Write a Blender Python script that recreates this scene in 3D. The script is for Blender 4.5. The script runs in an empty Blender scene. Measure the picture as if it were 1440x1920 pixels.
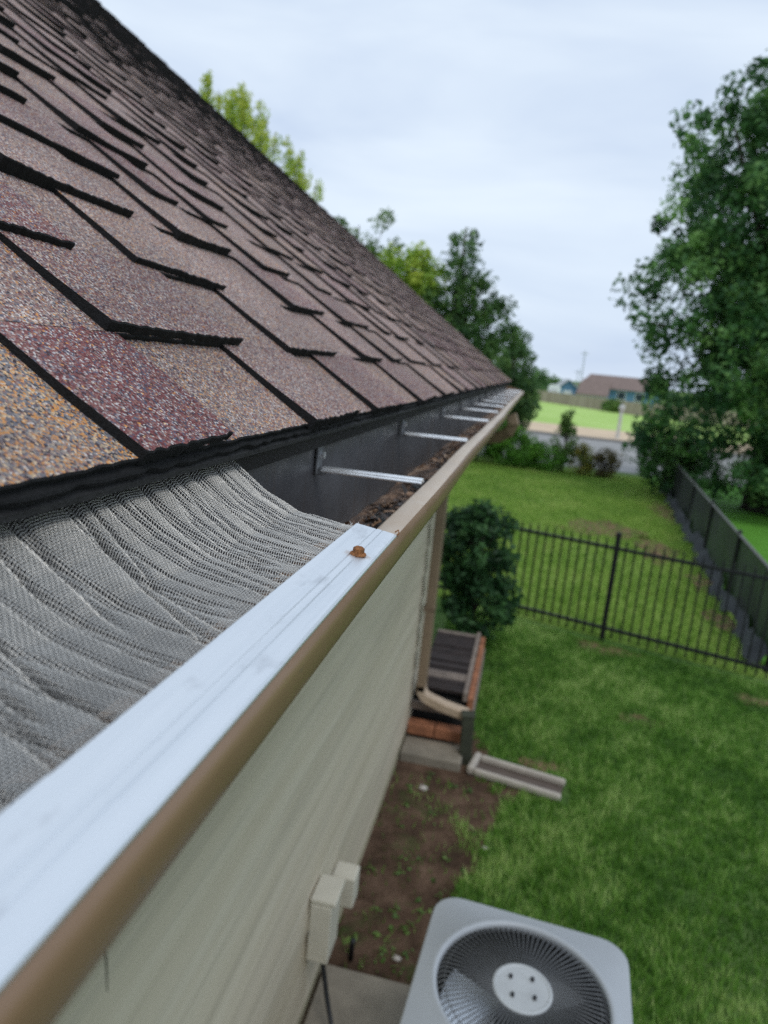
import bpy, math, random
import numpy as np
from math import radians as R, sin, cos, pi

random.seed(7)
rng = np.random.default_rng(7)
scene = bpy.context.scene
COL = scene.collection
ZC = 2.93                                   # the camera stands on a ladder, this high above the lawn

# ------------------------------------------------------------------ camera
cd = bpy.data.cameras.new('camera')
cam = bpy.data.objects.new('camera', cd)
COL.objects.link(cam)
from mathutils import Matrix, Vector
M3 = Matrix(((0.9740681, -0.1324782, 0.1834146),
             (0.2058952, 0.1829382, -0.9613225),
             (0.0938007, 0.9741577, 0.2054709)))
cam.matrix_world = Matrix.Translation((0, 0, ZC)) @ M3.to_4x4()
cd.sensor_fit = 'HORIZONTAL'
cd.sensor_width = 36.0
cd.lens = 33.5
cd.clip_start = 0.01
cd.clip_end = 3000
cd.dof.use_dof = True
cd.dof.focus_distance = 0.53
cd.dof.aperture_fstop = 9.6                 # a 3.5 mm pupil, as a phone's main camera has
scene.camera = cam

# ------------------------------------------------------------------ world, sun, exposure
SUN_EL, SUN_AZ = R(58), R(150)
w = bpy.data.worlds.new("World")
scene.world = w
w.use_nodes = True
nt = w.node_tree
nt.nodes.clear()
def wn(t, **k):
    n = nt.nodes.new(t)
    for a, b in k.items():
        setattr(n, a, b)
    return n
out = wn('ShaderNodeOutputWorld')
bg = wn('ShaderNodeBackground')
bg.inputs[1].default_value = 0.1
sky = wn('ShaderNodeTexSky', sky_type='NISHITA', sun_disc=False)
sky.sun_elevation = SUN_EL
sky.sun_rotation = SUN_AZ
tc = wn('ShaderNodeTexCoord')
mp = wn('ShaderNodeMapping')
mp.inputs['Scale'].default_value = (1.0, 1.0, 3.6)
nz = wn('ShaderNodeTexNoise')
nz.inputs['Scale'].default_value = 2.1
nz.inputs['Detail'].default_value = 5
nz.inputs['Roughness'].default_value = 0.5
nz.inputs['Distortion'].default_value = 0.4
cr = wn('ShaderNodeValToRGB')
cr.color_ramp.elements[0].position = 0.33
cr.color_ramp.elements[0].color = (5.7, 6.8, 8.6, 1)
cr.color_ramp.elements[1].position = 0.66
cr.color_ramp.elements[1].color = (7.9, 8.9, 10.0, 1)
mx = wn('ShaderNodeMixRGB')
mx.inputs[0].default_value = 0.93
nt.links.new(tc.outputs['Generated'], mp.inputs[0])
nt.links.new(mp.outputs[0], nz.inputs['Vector'])
nt.links.new(nz.outputs['Fac'], cr.inputs[0])
nt.links.new(sky.outputs[0], mx.inputs[1])
nt.links.new(cr.outputs[0], mx.inputs[2])
nt.links.new(mx.outputs[0], bg.inputs[0])
nt.links.new(bg.outputs[0], out.inputs[0])

sl = bpy.data.lights.new('sun', 'SUN')
sl.energy = 1.0
sl.angle = R(25)
sl.color = (1.0, 0.97, 0.92)
so = bpy.data.objects.new('sun', sl)
COL.objects.link(so)
sd = Vector((sin(SUN_AZ) * cos(SUN_EL), cos(SUN_AZ) * cos(SUN_EL), sin(SUN_EL)))
so.rotation_euler = sd.to_track_quat('Z', 'Y').to_euler()

scene.view_settings.view_transform = 'Standard'
scene.view_settings.look = 'None'
scene.view_settings.exposure = 0.1
scene.view_settings.gamma = 1.0
scene.render.engine = 'CYCLES'
scene.cycles.use_denoising = False
scene.cycles.max_bounces = 6
scene.cycles.transparent_max_bounces = 12

# ------------------------------------------------------------------ helpers
def tag(o, label=None, cat=None, group=None, kind=None):
    if label: o['label'] = label
    if cat: o['category'] = cat
    if group: o['group'] = group
    if kind: o['kind'] = kind
    return o

def empty(name, loc, label, cat, group=None, rz=0.0):
    o = bpy.data.objects.new(name, None)
    o.empty_display_size = 0.1
    o.location = loc
    o.rotation_euler = (0, 0, rz)
    COL.objects.link(o)
    return tag(o, label, cat, group)

class MB:
    """collects faces (any size) with a per-face tint and material slot, then links them as ONE mesh object"""
    def __init__(s):
        s.v = []; s.f = []; s.t = []; s.m = []
    def add(s, vs, fs, tint=0.5, mi=0):
        b = len(s.v)
        s.v.extend([tuple(p) for p in vs])
        for f in fs:
            s.f.append([i + b for i in f]); s.t.append(tint); s.m.append(mi)
    def box(s, lo, hi, tint=0.5, mi=0, rot=None, org=(0, 0, 0)):
        x0, y0, z0 = lo; x1, y1, z1 = hi
        vs = [(x0,y0,z0),(x1,y0,z0),(x1,y1,z0),(x0,y1,z0),(x0,y0,z1),(x1,y0,z1),(x1,y1,z1),(x0,y1,z1)]
        if rot is not None:
            vs = [tuple(rot @ Vector(p) + Vector(org)) for p in vs]
        s.add(vs, [(0,3,2,1),(4,5,6,7),(0,1,5,4),(1,2,6,5),(2,3,7,6),(3,0,4,7)], tint, mi)
    def tube(s, pts, rad, n=8, tint=0.5, mi=0, caps=True):
        pts = [Vector(p) for p in pts]
        if not hasattr(rad, '__len__'): rad = [rad] * len(pts)
        rings = []
        up = None
        for i, p in enumerate(pts):
            d = (pts[min(i+1, len(pts)-1)] - pts[max(i-1, 0)]).normalized()
            if up is None or abs(up.dot(d)) > 0.98:
                up = Vector((0, 0, 1)) if abs(d.z) < 0.9 else Vector((1, 0, 0))
            a = d.cross(up).normalized(); b = a.cross(d).normalized(); up = b
            rings.append([p + a * (rad[i] * cos(2*pi*k/n)) + b * (rad[i] * sin(2*pi*k/n)) for k in range(n)])
        vs = [q for r in rings for q in r]
        fs = []
        for i in range(len(pts) - 1):
            for k in range(n):
                fs.append((i*n + k, i*n + (k+1) % n, (i+1)*n + (k+1) % n, (i+1)*n + k))
        if caps:
            fs.append(tuple(range(n))[::-1]); fs.append(tuple((len(pts)-1)*n + k for k in range(n)))
        s.add(vs, fs, tint, mi)
    def lathe(s, prof, n=32, org=(0, 0, 0), tint=0.5, mi=0):
        ox, oy, oz = org
        vs = [(ox + r*cos(2*pi*k/n), oy + r*sin(2*pi*k/n), oz + z) for r, z in prof for k in range(n)]
        fs = []
        for i in range(len(prof) - 1):
            for k in range(n):
                fs.append((i*n + k, i*n + (k+1) % n, (i+1)*n + (k+1) % n, (i+1)*n + k))
        if prof[-1][0] > 1e-6: fs.append(tuple((len(prof)-1)*n + k for k in range(n)))
        s.add(vs, fs, tint, mi)
    def extrude_y(s, prof, ys, tint=0.5, mi=0, closed=False, wob=None):
        """profile of (x, z) swept along y; wob(y) gives a small (dx, dz)"""
        n = len(prof); vs = []
        for y in ys:
            dx, dz = wob(y) if wob else (0, 0)
            vs += [(x + dx, y, z + dz) for x, z in prof]
        fs = []
        for j in range(len(ys) - 1):
            for k in range(n if closed else n - 1):
                k2 = (k + 1) % n
                fs.append((j*n + k, j*n + k2, (j+1)*n + k2, (j+1)*n + k))
        if closed:
            fs.append(tuple(range(n))); fs.append(tuple((len(ys)-1)*n + k for k in range(n))[::-1])
        s.add(vs, fs, tint, mi)
    def build(s, name, mats, parent=None, smooth=False, bevel=0.0):
        return arr_mesh(name, np.array(s.v, dtype=np.float32), s.f, mats, parent, np.array(s.t, dtype=np.float32),
                        np.array(s.m, dtype=np.int32), smooth, bevel)

def arr_mesh(name, v, f, mats, parent=None, tint=None, midx=None, smooth=False, bevel=0.0):
    me = bpy.data.meshes.new(name)
    v = np.asarray(v, dtype=np.float32)
    if isinstance(f, np.ndarray):
        nf, k = f.shape
        tot = np.full(nf, k, dtype=np.int32); idx = f.astype(np.int32).ravel()
    else:
        nf = len(f)
        tot = np.array([len(x) for x in f], dtype=np.int32)
        idx = np.array([i for x in f for i in x], dtype=np.int32)
    start = np.concatenate(([0], np.cumsum(tot)[:-1])).astype(np.int32)
    me.vertices.add(len(v)); me.vertices.foreach_set('co', v.ravel())
    me.loops.add(len(idx)); me.loops.foreach_set('vertex_index', idx)
    me.polygons.add(nf); me.polygons.foreach_set('loop_start', start)
    try: me.polygons.foreach_set('loop_total', tot)
    except Exception: pass
    if tint is not None:
        a = me.attributes.new('tint', 'FLOAT', 'FACE'); a.data.foreach_set('value', np.asarray(tint, dtype=np.float32))
    if not isinstance(mats, (list, tuple)): mats = [mats]
    for m in mats: me.materials.append(m)
    if midx is not None: me.polygons.foreach_set('material_index', midx)
    me.polygons.foreach_set('use_smooth', np.full(nf, smooth))
    me.update(calc_edges=True); me.validate()
    o = bpy.data.objects.new(name, me)
    COL.objects.link(o)
    if parent is not None: o.parent = parent
    if bevel > 0:
        b = o.modifiers.new('bevel', 'BEVEL'); b.width = bevel; b.segments = 2; b.limit_method = 'ANGLE'; b.angle_limit = R(40)
    if smooth and bevel == 0:
        pass
    return o

class NT:
    """tiny node-tree writer"""
    def __init__(s, name):
        s.m = bpy.data.materials.new(name); s.m.use_nodes = True
        s.t = s.m.node_tree; s.p = s.t.nodes['Principled BSDF']; s.o = s.t.nodes['Material Output']
        s.tc = None
    def n(s, t, ins=None, **k):
        x = s.t.nodes.new(t)
        for a, b in k.items(): setattr(x, a, b)
        for a, b in (ins or {}).items():
            if hasattr(b, 'is_linked') or isinstance(b, bpy.types.NodeSocket): s.t.links.new(b, x.inputs[a])
            else: x.inputs[a].default_value = b
        return x
    def obj(s, scale=(1, 1, 1)):
        if s.tc is None: s.tc = s.n('ShaderNodeTexCoord')
        if scale == (1, 1, 1): return s.tc.outputs['Object']
        return s.n('ShaderNodeMapping', {'Vector': s.tc.outputs['Object'], 'Scale': scale}).outputs[0]
    def noise(s, scale, detail=4, rough=0.55, vec=None, dist=0.0):
        return s.n('ShaderNodeTexNoise', {'Vector': vec if vec is not None else s.obj(), 'Scale': scale, 'Detail': detail, 'Roughness': rough, 'Distortion': dist}).outputs['Fac']
    def ramp(s, fac, stops, mode='LINEAR'):
        r = s.n('ShaderNodeValToRGB', {0: fac}); e = r.color_ramp; e.interpolation = mode
        while len(e.elements) < len(stops): e.elements.new(0.5)
        for i, (p, c) in enumerate(stops):
            e.elements[i].position = p
            e.elements[i].color = tuple(c) + (1,) if hasattr(c, '__len__') else (c, c, c, 1)
        return r.outputs[0]
    def mix(s, fac, a, b, mode='MIX'):
        x = s.n('ShaderNodeMixRGB', blend_type=mode)
        for k, q in ((0, fac), (1, a), (2, b)):
            if isinstance(q, bpy.types.NodeSocket): s.t.links.new(q, x.inputs[k])
            elif hasattr(q, '__len__'): x.inputs[k].default_value = tuple(q) + (1,)
            else: x.inputs[k].default_value = q if k == 0 else (q, q, q, 1)
        return x.outputs[0]
    def attr(s, name='tint'):
        return s.n('ShaderNodeAttribute', attribute_name=name).outputs['Fac']
    def set(s, **k):
        names = dict(color='Base Color', rough='Roughness', metal='Metallic', spec='Specular IOR Level', alpha='Alpha', normal='Normal', coat='Coat Weight')
        for a, b in k.items():
            i = s.p.inputs[names[a]]
            if isinstance(b, bpy.types.NodeSocket): s.t.links.new(b, i)
            elif hasattr(b, '__len__'): i.default_value = tuple(b) + (1,)
            else: i.default_value = b
        return s
    def bump(s, h, strength=0.5, dist=0.002):
        b = s.n('ShaderNodeBump', {'Height': h, 'Strength': strength, 'Distance': dist})
        s.t.links.new(b.outputs[0], s.p.inputs['Normal'])
        return s

def plain(name, c, rough=0.6, metal=0.0, var=0.12, scale=8.0, bump=0.0, bscale=60.0, stretch=(1, 1, 1), spec=0.5):
    m = NT(name)
    f = m.noise(scale, 5, 0.6, m.obj(stretch))
    lo = tuple(x * (1 - var) for x in c); hi = tuple(min(1, x * (1 + var)) for x in c)
    m.set(color=m.ramp(f, [(0.3, lo), (0.7, hi)]), rough=rough, metal=metal, spec=spec)
    if bump: m.bump(m.noise(bscale, 4, 0.6, m.obj(stretch)), bump, 0.004)
    return m.m

# ------------------------------------------------------------------ materials
def mat_shingle():
    m = NT('shingle_granules')
    def vor(sc):
        return m.n('ShaderNodeTexVoronoi', {'Vector': m.obj(), 'Scale': sc}, voronoi_dimensions='3D', feature='F1')
    v = vor(600.0); v2 = vor(210.0)
    sp = m.n('ShaderNodeSeparateColor', {0: v.outputs['Color']})
    g = sp.outputs[0]
    red = m.ramp(g, [(0.0, (.045, .016, .020)), (.13, (.155, .034, .036)), (.42, (.235, .085, .075)), (.62, (.085, .085, .13)), (.72, (.33, .28, .29)), (.82, (.26, .12, .10)), (.93, (.55, .50, .48))], 'CONSTANT')
    org = m.ramp(g, [(0.0, (.035, .035, .045)), (.13, (.16, .165, .19)), (.36, (.30, .28, .26)), (.47, (.66, .29, .075)), (.71, (.10, .10, .13)), (.77, (.40, .29, .19)), (.89, (.68, .47, .27))], 'CONSTANT')
    pink = m.ramp(g, [(0.0, (.07, .04, .045)), (.10, (.245, .135, .115)), (.38, (.325, .235, .205)), (.58, (.135, .13, .16)), (.68, (.42, .255, .175)), (.82, (.60, .52, .48))], 'CONSTANT')
    t = m.attr()
    k1 = m.ramp(t, [(.15, .04), (.48, .84)]); k2 = m.ramp(t, [(.16, .03), (.5, .09), (.80, .38), (.95, .97)])
    lt1 = m.n('ShaderNodeMath', {0: sp.outputs[1], 1: k1}, operation='LESS_THAN').outputs[0]
    lt2 = m.n('ShaderNodeMath', {0: sp.outputs[2], 1: k2}, operation='LESS_THAN').outputs[0]
    c = m.mix(lt1, red, pink); c = m.mix(lt2, c, org)
    # blends of granule colours drift across each shingle; older, dirtier patches
    br = m.ramp(m.noise(9.0, 3, 0.5), [(.48, 0.0), (.78, .45)])
    c = m.mix(br, c, pink)
    d = m.ramp(m.noise(3.2, 5, 0.6), [(.3, .74), (.7, 1.22)])
    c = m.mix(1.0, c, d, 'MULTIPLY')
    m.set(color=c, rough=0.75, spec=0.4)
    h = m.mix(0.4, v.outputs['Distance'], v2.outputs['Distance'])
    m.bump(h, 0.9, 0.0022)
    return m.m

M = {}
M['shingle'] = mat_shingle()
M['asphalt_edge'] = plain('shingle_cut_edge', (.012, .012, .013), 0.85, 0, .5, 300, .8, 700, spec=.3)
M['flashing'] = plain('black_drip_edge', (.009, .008, .008), 0.7, 0, .4, 60, .6, 260)
M['wood_deck'] = plain('roof_sheathing', (.2, .14, .09), 0.8)
M['rake'] = plain('rake_board_paint', (.34, .27, .2), 0.6)
M['soffit'] = plain('soffit_paint', (.42, .40, .33), 0.6)

def mat_siding():
    m = NT('cream_siding')
    f = m.noise(1.0, 6, 0.62, m.obj((2.2, .35, 9)), .4)
    c = m.ramp(f, [(.28, (.52, .452, .335)), (.5, (.585, .512, .39)), (.72, (.64, .572, .45))])
    st = m.ramp(m.noise(1.0, 5, .6, m.obj((3, .42, 11)), .5), [(.48, 0.0), (.74, .5)])
    c = m.mix(st, c, (.30, .27, .205))
    m.set(color=c, rough=.62)
    m.bump(m.noise(1.0, 5, .6, m.obj((20, 1.2, 50))), .25, .004)
    return m.m
M['siding'] = mat_siding()
M['brown_paint'] = plain('brown_trim_paint', (.19, .13, .085), 0.5, 0, .15, 12, .1, 90)

def mat_gutter_out():
    m = NT('tan_gutter_enamel')
    c = m.ramp(m.noise(6, 6, .6, m.obj((1, .35, 1))), [(.3, (.205, .122, .068)), (.7, (.27, .165, .096))])
    sp = m.ramp(m.noise(95, 3, .55, m.obj((1, .5, 1))), [(.70, 0.0), (.76, .85)])
    c = m.mix(sp, c, (.14, .11, .095))
    m.set(color=c, rough=m.ramp(m.noise(30, 4), [(.3, .28), (.7, .42)]), spec=.55, coat=.08)
    m.bump(m.noise(18, 3, .5, m.obj((1, .25, 1))), .12, .003)
    return m.m
M['gutter_out'] = mat_gutter_out()
def mat_lip():  # lighter tan puts the lip top's grazing sheen into its colour
    m = NT('lip_sheen_tan_enamel')
    c = m.ramp(m.noise(9, 6, .65, m.obj((2, .5, 1))), [(.3, (.40, .305, .215)), (.7, (.52, .42, .315))])
    sp = m.ramp(m.noise(120, 4, .6), [(.66, 0.0), (.75, .7)])
    c = m.mix(sp, c, (.20, .15, .11))
    m.set(color=c, rough=m.ramp(m.noise(30, 4), [(.3, .32), (.7, .5)]), spec=.6)
    m.bump(m.noise(18, 3, .5, m.obj((1, .25, 1))), .12, .003)
    return m.m
M['lip'] = mat_lip()
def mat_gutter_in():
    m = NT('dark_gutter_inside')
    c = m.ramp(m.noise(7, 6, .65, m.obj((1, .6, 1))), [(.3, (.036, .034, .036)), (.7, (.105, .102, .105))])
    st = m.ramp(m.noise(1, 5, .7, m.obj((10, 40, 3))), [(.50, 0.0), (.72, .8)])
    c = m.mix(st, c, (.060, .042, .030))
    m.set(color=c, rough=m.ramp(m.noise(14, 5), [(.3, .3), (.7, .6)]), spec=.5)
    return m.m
M['gutter_in'] = mat_gutter_in()
M['hanger'] = plain('hanger_aluminium', (.90, .91, .92), 0.34, 0.8, .1, 30, .1, 120)
M['grey_hanger'] = plain('dull_hanger_tab', (.2, .205, .21), 0.55, 0.5, .3, 60, .2, 120)

def mat_rail():
    m = NT('mill_aluminium_rail')
    c = m.ramp(m.noise(1, 6, .6, m.obj((120, 4, 40))), [(.3, (.68, .72, .76)), (.7, (.80, .83, .86))])
    # rust weeping from round the screw
    sub = m.n('ShaderNodeVectorMath', {0: m.obj(), 1: (-.1065, .476, ZC - .133)}, operation='SUBTRACT')
    ln = m.n('ShaderNodeVectorMath', {0: sub.outputs[0]}, operation='LENGTH').outputs['Value']
    add = m.n('ShaderNodeMath', {0: ln, 1: m.n('ShaderNodeMath', {0: m.noise(230, 3), 1: .009}, operation='MULTIPLY').outputs[0]}, operation='ADD').outputs[0]
    ru = m.ramp(add, [(.0105, .55), (.0145, 0.0)])
    c = m.mix(ru, c, (.42, .25, .14))
    smudge = m.ramp(m.noise(42, 4, .6, m.obj((1.5, .6, 1))), [(.58, 0.0), (.74, .45)])
    c = m.mix(smudge, c, (.42, .44, .47))
    m.set(color=c, metal=.72, rough=m.ramp(m.noise(1, 5, .6, m.obj((60, 6, 60))), [(.3, .36), (.7, .5)]))
    m.bump(m.noise(1, 4, .6, m.obj((500, 14, 100))), .06, .001)
    return m.m
M['rail'] = mat_rail()
M['wire'] = plain('stainless_wire', (.66, .645, .61), 0.40, .85, .10, 30)
M['rust'] = plain('rust', (.33, .135, .045), 0.8, 0.1, .55, 380, .9, 600)
M['rust_dark'] = plain('dark_rust', (.10, .038, .016), 0.85, 0.1, .5, 380, .9, 600)

M['ac_paint'] = plain('grey_cabinet_enamel', (.40, .425, .45), 0.42, 0, .06, 5, .03, 150)
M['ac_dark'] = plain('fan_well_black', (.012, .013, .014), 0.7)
M['ac_wire'] = plain('grille_wire_coating', (.13, .135, .14), 0.5, .1)
M['ac_hub'] = plain('hub_plate', (.47, .49, .50), 0.45)
M['ac_blade'] = plain('fan_blade_aluminium', (.80, .84, .88), 0.28, .9)
M['bolt'] = plain('dark_bolt', (.04, .04, .042), 0.5, .5)
M['cream_box'] = plain('cream_plastic_box', (.60, .565, .47), 0.5, 0, .06)
M['cable'] = plain('black_cable', (.012, .013, .016), 0.5)
M['concrete'] = plain('concrete', (.245, .215, .17), 0.9, 0, .22, 6, .4, 70)
M['road'] = plain('road_concrete', (.29, .285, .275), 0.9, 0, .2, 1.4, .1, 8)
M['walk'] = plain('verge_path', (.60, .46, .31), 0.9, 0, .14, .8)
M['kerb'] = plain('kerb_concrete', (.22, .21, .20), 0.9)
M['splash'] = plain('splash_trough_plastic', (.43, .385, .33), 0.6, 0, .12, 10)
M['pipe'] = plain('brown_downspout_enamel', (.245, .175, .115), 0.5, 0, .14, 8)
M['pipe_light'] = plain('tan_elbow_enamel', (.50, .385, .28), 0.5, 0, .14, 8)
M['iron'] = plain('black_iron_paint', (.010, .011, .012), 0.5, .1, .3, 20)
M['post_green'] = plain('weathered_green_post', (.038, .042, .026), 0.85, 0, .35, 14, .4, 60)
M['slat'] = plain('dark_stained_slat', (.030, .020, .018), 0.75, 0, .45, 10, .3, 50, (1, 1, 1))
M['slat_pale'] = plain('weathered_board', (.22, .175, .145), 0.85, 0, .3, 10, .4, 40)
M['brick'] = plain('orange_brick', (.31, .125, .062), 0.85, 0, .4, 14, .4, 60)
M['hollow'] = plain('hollow_shade_black', (.008, .008, .008), 0.9)  # near-black colour standing in for shade inside the slatted box

def mat_soil():
    m = NT('bare_soil')
    c = m.ramp(m.noise(5, 8, .68), [(.28, (.036, .022, .014)), (.48, (.095, .058, .038)), (.66, (.17, .108, .074)), (.8, (.28, .20, .14))])
    g = m.ramp(m.noise(3.1, 6, .65), [(.56, 0.0), (.68, .75)])
    c = m.mix(g, c, (.055, .075, .022))
    m.set(color=c, rough=.95, spec=.2); m.bump(m.noise(30, 7, .7), .8, .03)
    return m.m
M['soil'] = mat_soil()
def mat_patch():
    m = NT('thatch_patch')
    c = m.ramp(m.noise(8, 7, .7), [(.3, (.10, .07, .035)), (.55, (.24, .155, .09)), (.75, (.33, .23, .15))])
    g = m.ramp(m.noise(5, 6, .7), [(.48, 0.0), (.60, .9)])
    c = m.mix(g, c, (.075, .14, .028))
    m.set(color=c, rough=.95, spec=.2); m.bump(m.noise(30, 7, .7), .8, .03)
    return m.m
M['patch'] = mat_patch()
def mat_lawn(name, a, b, cc, sc=1.0):
    m = NT(name)
    f = m.n('ShaderNodeMath', {0: m.noise(.9 * sc, 3, .5), 1: m.noise(9 * sc, 6, .7)}, operation='ADD').outputs[0]
    f = m.n('ShaderNodeMath', {0: f, 1: .5}, operation='MULTIPLY').outputs[0]
    m.set(color=m.ramp(f, [(.34, a), (.5, b), (.64, cc)]), rough=.9, spec=.15)
    m.bump(m.noise(60, 5, .7), .6, .03)
    return m.m
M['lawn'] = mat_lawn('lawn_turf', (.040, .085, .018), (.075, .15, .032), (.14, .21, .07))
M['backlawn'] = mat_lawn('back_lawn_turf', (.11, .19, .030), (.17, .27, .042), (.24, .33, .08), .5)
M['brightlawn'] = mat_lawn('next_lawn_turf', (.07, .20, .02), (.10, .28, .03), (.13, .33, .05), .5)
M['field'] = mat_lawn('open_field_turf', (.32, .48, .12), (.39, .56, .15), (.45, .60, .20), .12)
M['farland'] = mat_lawn('far_turf', (.06, .12, .025), (.09, .16, .03), (.13, .2, .05), .05)

def mat_leaf(name, dark, mid, light, rough=.55, trans=.35):
    m = NT(name)
    c = m.ramp(m.attr(), [(0.0, dark), (.5, mid), (1.0, light)])
    m.set(color=c, rough=rough, spec=.35)
    tr = m.n('ShaderNodeBsdfTranslucent', {'Color': c})
    ms = m.n('ShaderNodeMixShader', {0: trans, 1: m.p.outputs[0], 2: tr.outputs[0]})
    m.t.links.new(ms.outputs[0], m.o.inputs[0])
    return m.m
M['leaf_big'] = mat_leaf('maple_leaves', (.026, .085, .028), (.075, .19, .052), (.24, .43, .12))
M['leaf_dark'] = mat_leaf('dark_leaves', (.035, .095, .032), (.085, .185, .052), (.21, .35, .09))
M['leaf_lime'] = mat_leaf('lime_leaves', (.16, .30, .035), (.34, .50, .06), (.62, .66, .12))
M['leaf_mid'] = mat_leaf('mid_leaves', (.065, .14, .03), (.125, .235, .05), (.24, .35, .09))
M['leaf_bright'] = mat_leaf('bright_leaves', (.06, .17, .02), (.11, .29, .03), (.19, .40, .05))
M['leaf_gold'] = mat_leaf('golden_plant', (.10, .15, .03), (.22, .26, .05), (.42, .32, .06))
M['leaf_shrub'] = mat_leaf('shrub_leaves', (.014, .05, .018), (.034, .10, .032), (.08, .19, .055))
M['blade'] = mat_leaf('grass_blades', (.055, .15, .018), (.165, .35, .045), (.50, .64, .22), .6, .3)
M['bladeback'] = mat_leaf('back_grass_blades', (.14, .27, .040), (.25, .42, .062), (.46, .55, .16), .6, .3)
M['bark'] = plain('bark', (.055, .045, .036), 0.9, 0, .4, 12, .8, 20, (1, 1, .3))

# ------------------------------------------------------------------ ground
def sheet(name, poly, z, mat, label=None):
    o = arr_mesh(name, [(x, y, z) for x, y in poly], [list(range(len(poly)))], mat)
    tag(o, label, None, None, 'structure')
    return o
def blob(cx, cy, rx, ry, n=40, j=.22, ph=0):
    r = random.Random(int(cx*1000 + cy*77 + ph))
    a = [r.uniform(0, 6.28) for _ in range(5)]
    return [(cx + rx*cos(t)*(1 + j*(sin(3*t+a[0])*.5 + sin(5*t+a[1])*.35 + sin(9*t+a[2])*.25)),
             cy + ry*sin(t)*(1 + j*(sin(2*t+a[3])*.5 + sin(7*t+a[4])*.35))) for t in [2*pi*k/n for k in range(n)]]
sheet('ground', [(-900, -300), (900, -300), (900, 1500), (-900, 1500)], 0.0, M['farland'], 'broad green ground out to the horizon')
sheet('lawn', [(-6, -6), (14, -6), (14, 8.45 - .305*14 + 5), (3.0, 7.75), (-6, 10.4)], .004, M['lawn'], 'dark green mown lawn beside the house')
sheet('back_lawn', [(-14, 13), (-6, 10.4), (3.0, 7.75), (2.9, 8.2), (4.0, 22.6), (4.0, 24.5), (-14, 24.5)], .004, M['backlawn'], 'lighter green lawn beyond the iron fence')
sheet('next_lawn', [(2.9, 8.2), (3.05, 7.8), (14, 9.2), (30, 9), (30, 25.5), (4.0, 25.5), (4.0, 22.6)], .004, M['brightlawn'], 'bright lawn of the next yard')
sheet('road', [(-80, 26.6), (80, 24.2), (80, 37.0), (-80, 39.4)], .004, M['road'], 'grey road behind the yards')
mb = MB()
mb.box((-80, 0, 0), (80, .25, .13), rot=Matrix.Rotation(-math.atan2(2.4, 160), 3, 'Z'), org=(0, 38.2, 0))
o = mb.build('kerb', M['kerb']); tag(o, 'low concrete kerb on the far side of the road', None, None, 'structure')
sheet('path', [(-80, 39.6), (80, 37.3), (80, 46.5), (-80, 49.5)], .006, M['walk'], 'tan verge path beyond the road')
sheet('field', [(-80, 49.5), (80, 46.5), (80, 120), (-80, 140)], .004, M['field'], 'open light green field')

soil_poly = [(-.70, 1.0), (-.70, 5.9), (-.15, 5.6), (.02, 5.25), (.12, 5.0), (.30, 4.86), (.24, 4.66), (.15, 4.62), (.12, 4.35), (.06, 4.1), (.04, 3.86),
             (-.05, 3.72), (-.10, 3.5), (-.02, 3.3), (.02, 2.9), (0, 1.0)]
def fine(poly, step=.05, j=.022):
    r = random.Random(3); res = []
    for i, (x, y) in enumerate(poly):
        X, Y = poly[(i+1) % len(poly)]; n = max(1, int(math.hypot(X-x, Y-y)/step))
        for k in range(n):
            t = k/n; res.append((x+(X-x)*t + (r.uniform(-j, j) if x > -.6 else 0), y+(Y-y)*t + r.uniform(-j, j)))
    return res
sheet('soil_bed', fine(soil_poly), .010, M['soil'], 'bare brown soil along the foot of the wall')
patches = [(1.12, 7.95, .34, .16), (1.30, 6.3, .20, .12), (1.75, 15.0, .8, 1.0), (2.55, 13.6, .4, .9), (3.45, 18.0, .3, 1.3), (2.95, 11.6, .2, .6), (2.80, 9.7, .18, .5), (2.5, 7.2, .2, .12), (.42, 5.2, .2, .1)]
for i, (x, y, a, b) in enumerate(patches):
    o = sheet('worn_patch', blob(x, y, a, b, 48, .5, i), .009, M['patch'], 'worn brown patch in the grass')

# concrete slab
mb = MB(); mb.box((-.62, 1.2, 0), (.66, 2.86, .075))
o = mb.build('concrete_slab', M['concrete'], bevel=.008)
tag(o, 'low concrete slab beneath the grey condenser beside the wall', 'slab', kind='structure')

# ------------------------------------------------------------------ roof geometry
SL = .73
TH = math.atan(SL); CT, ST = cos(TH), sin(TH)
XE, ZE = -.232, ZC - .0785
Y0, Y1 = -1.3, 6.9
RIDGE_U = 5.6
def RP(y, u, h=0.0):
    return (XE - u*CT + h*ST, y, ZE + u*ST + h*CT)

house = empty('house', (-3.0, 2.0, 0), 'single storey house with cream siding under a brown shingle roof', 'house')
def hpart(mb, name, mats, **k):
    o = mb.build(name, mats, house, **k)
    o.matrix_parent_inverse = Matrix.Translation((-3.0, 2.0, 0)).inverted()
    return o

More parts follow.
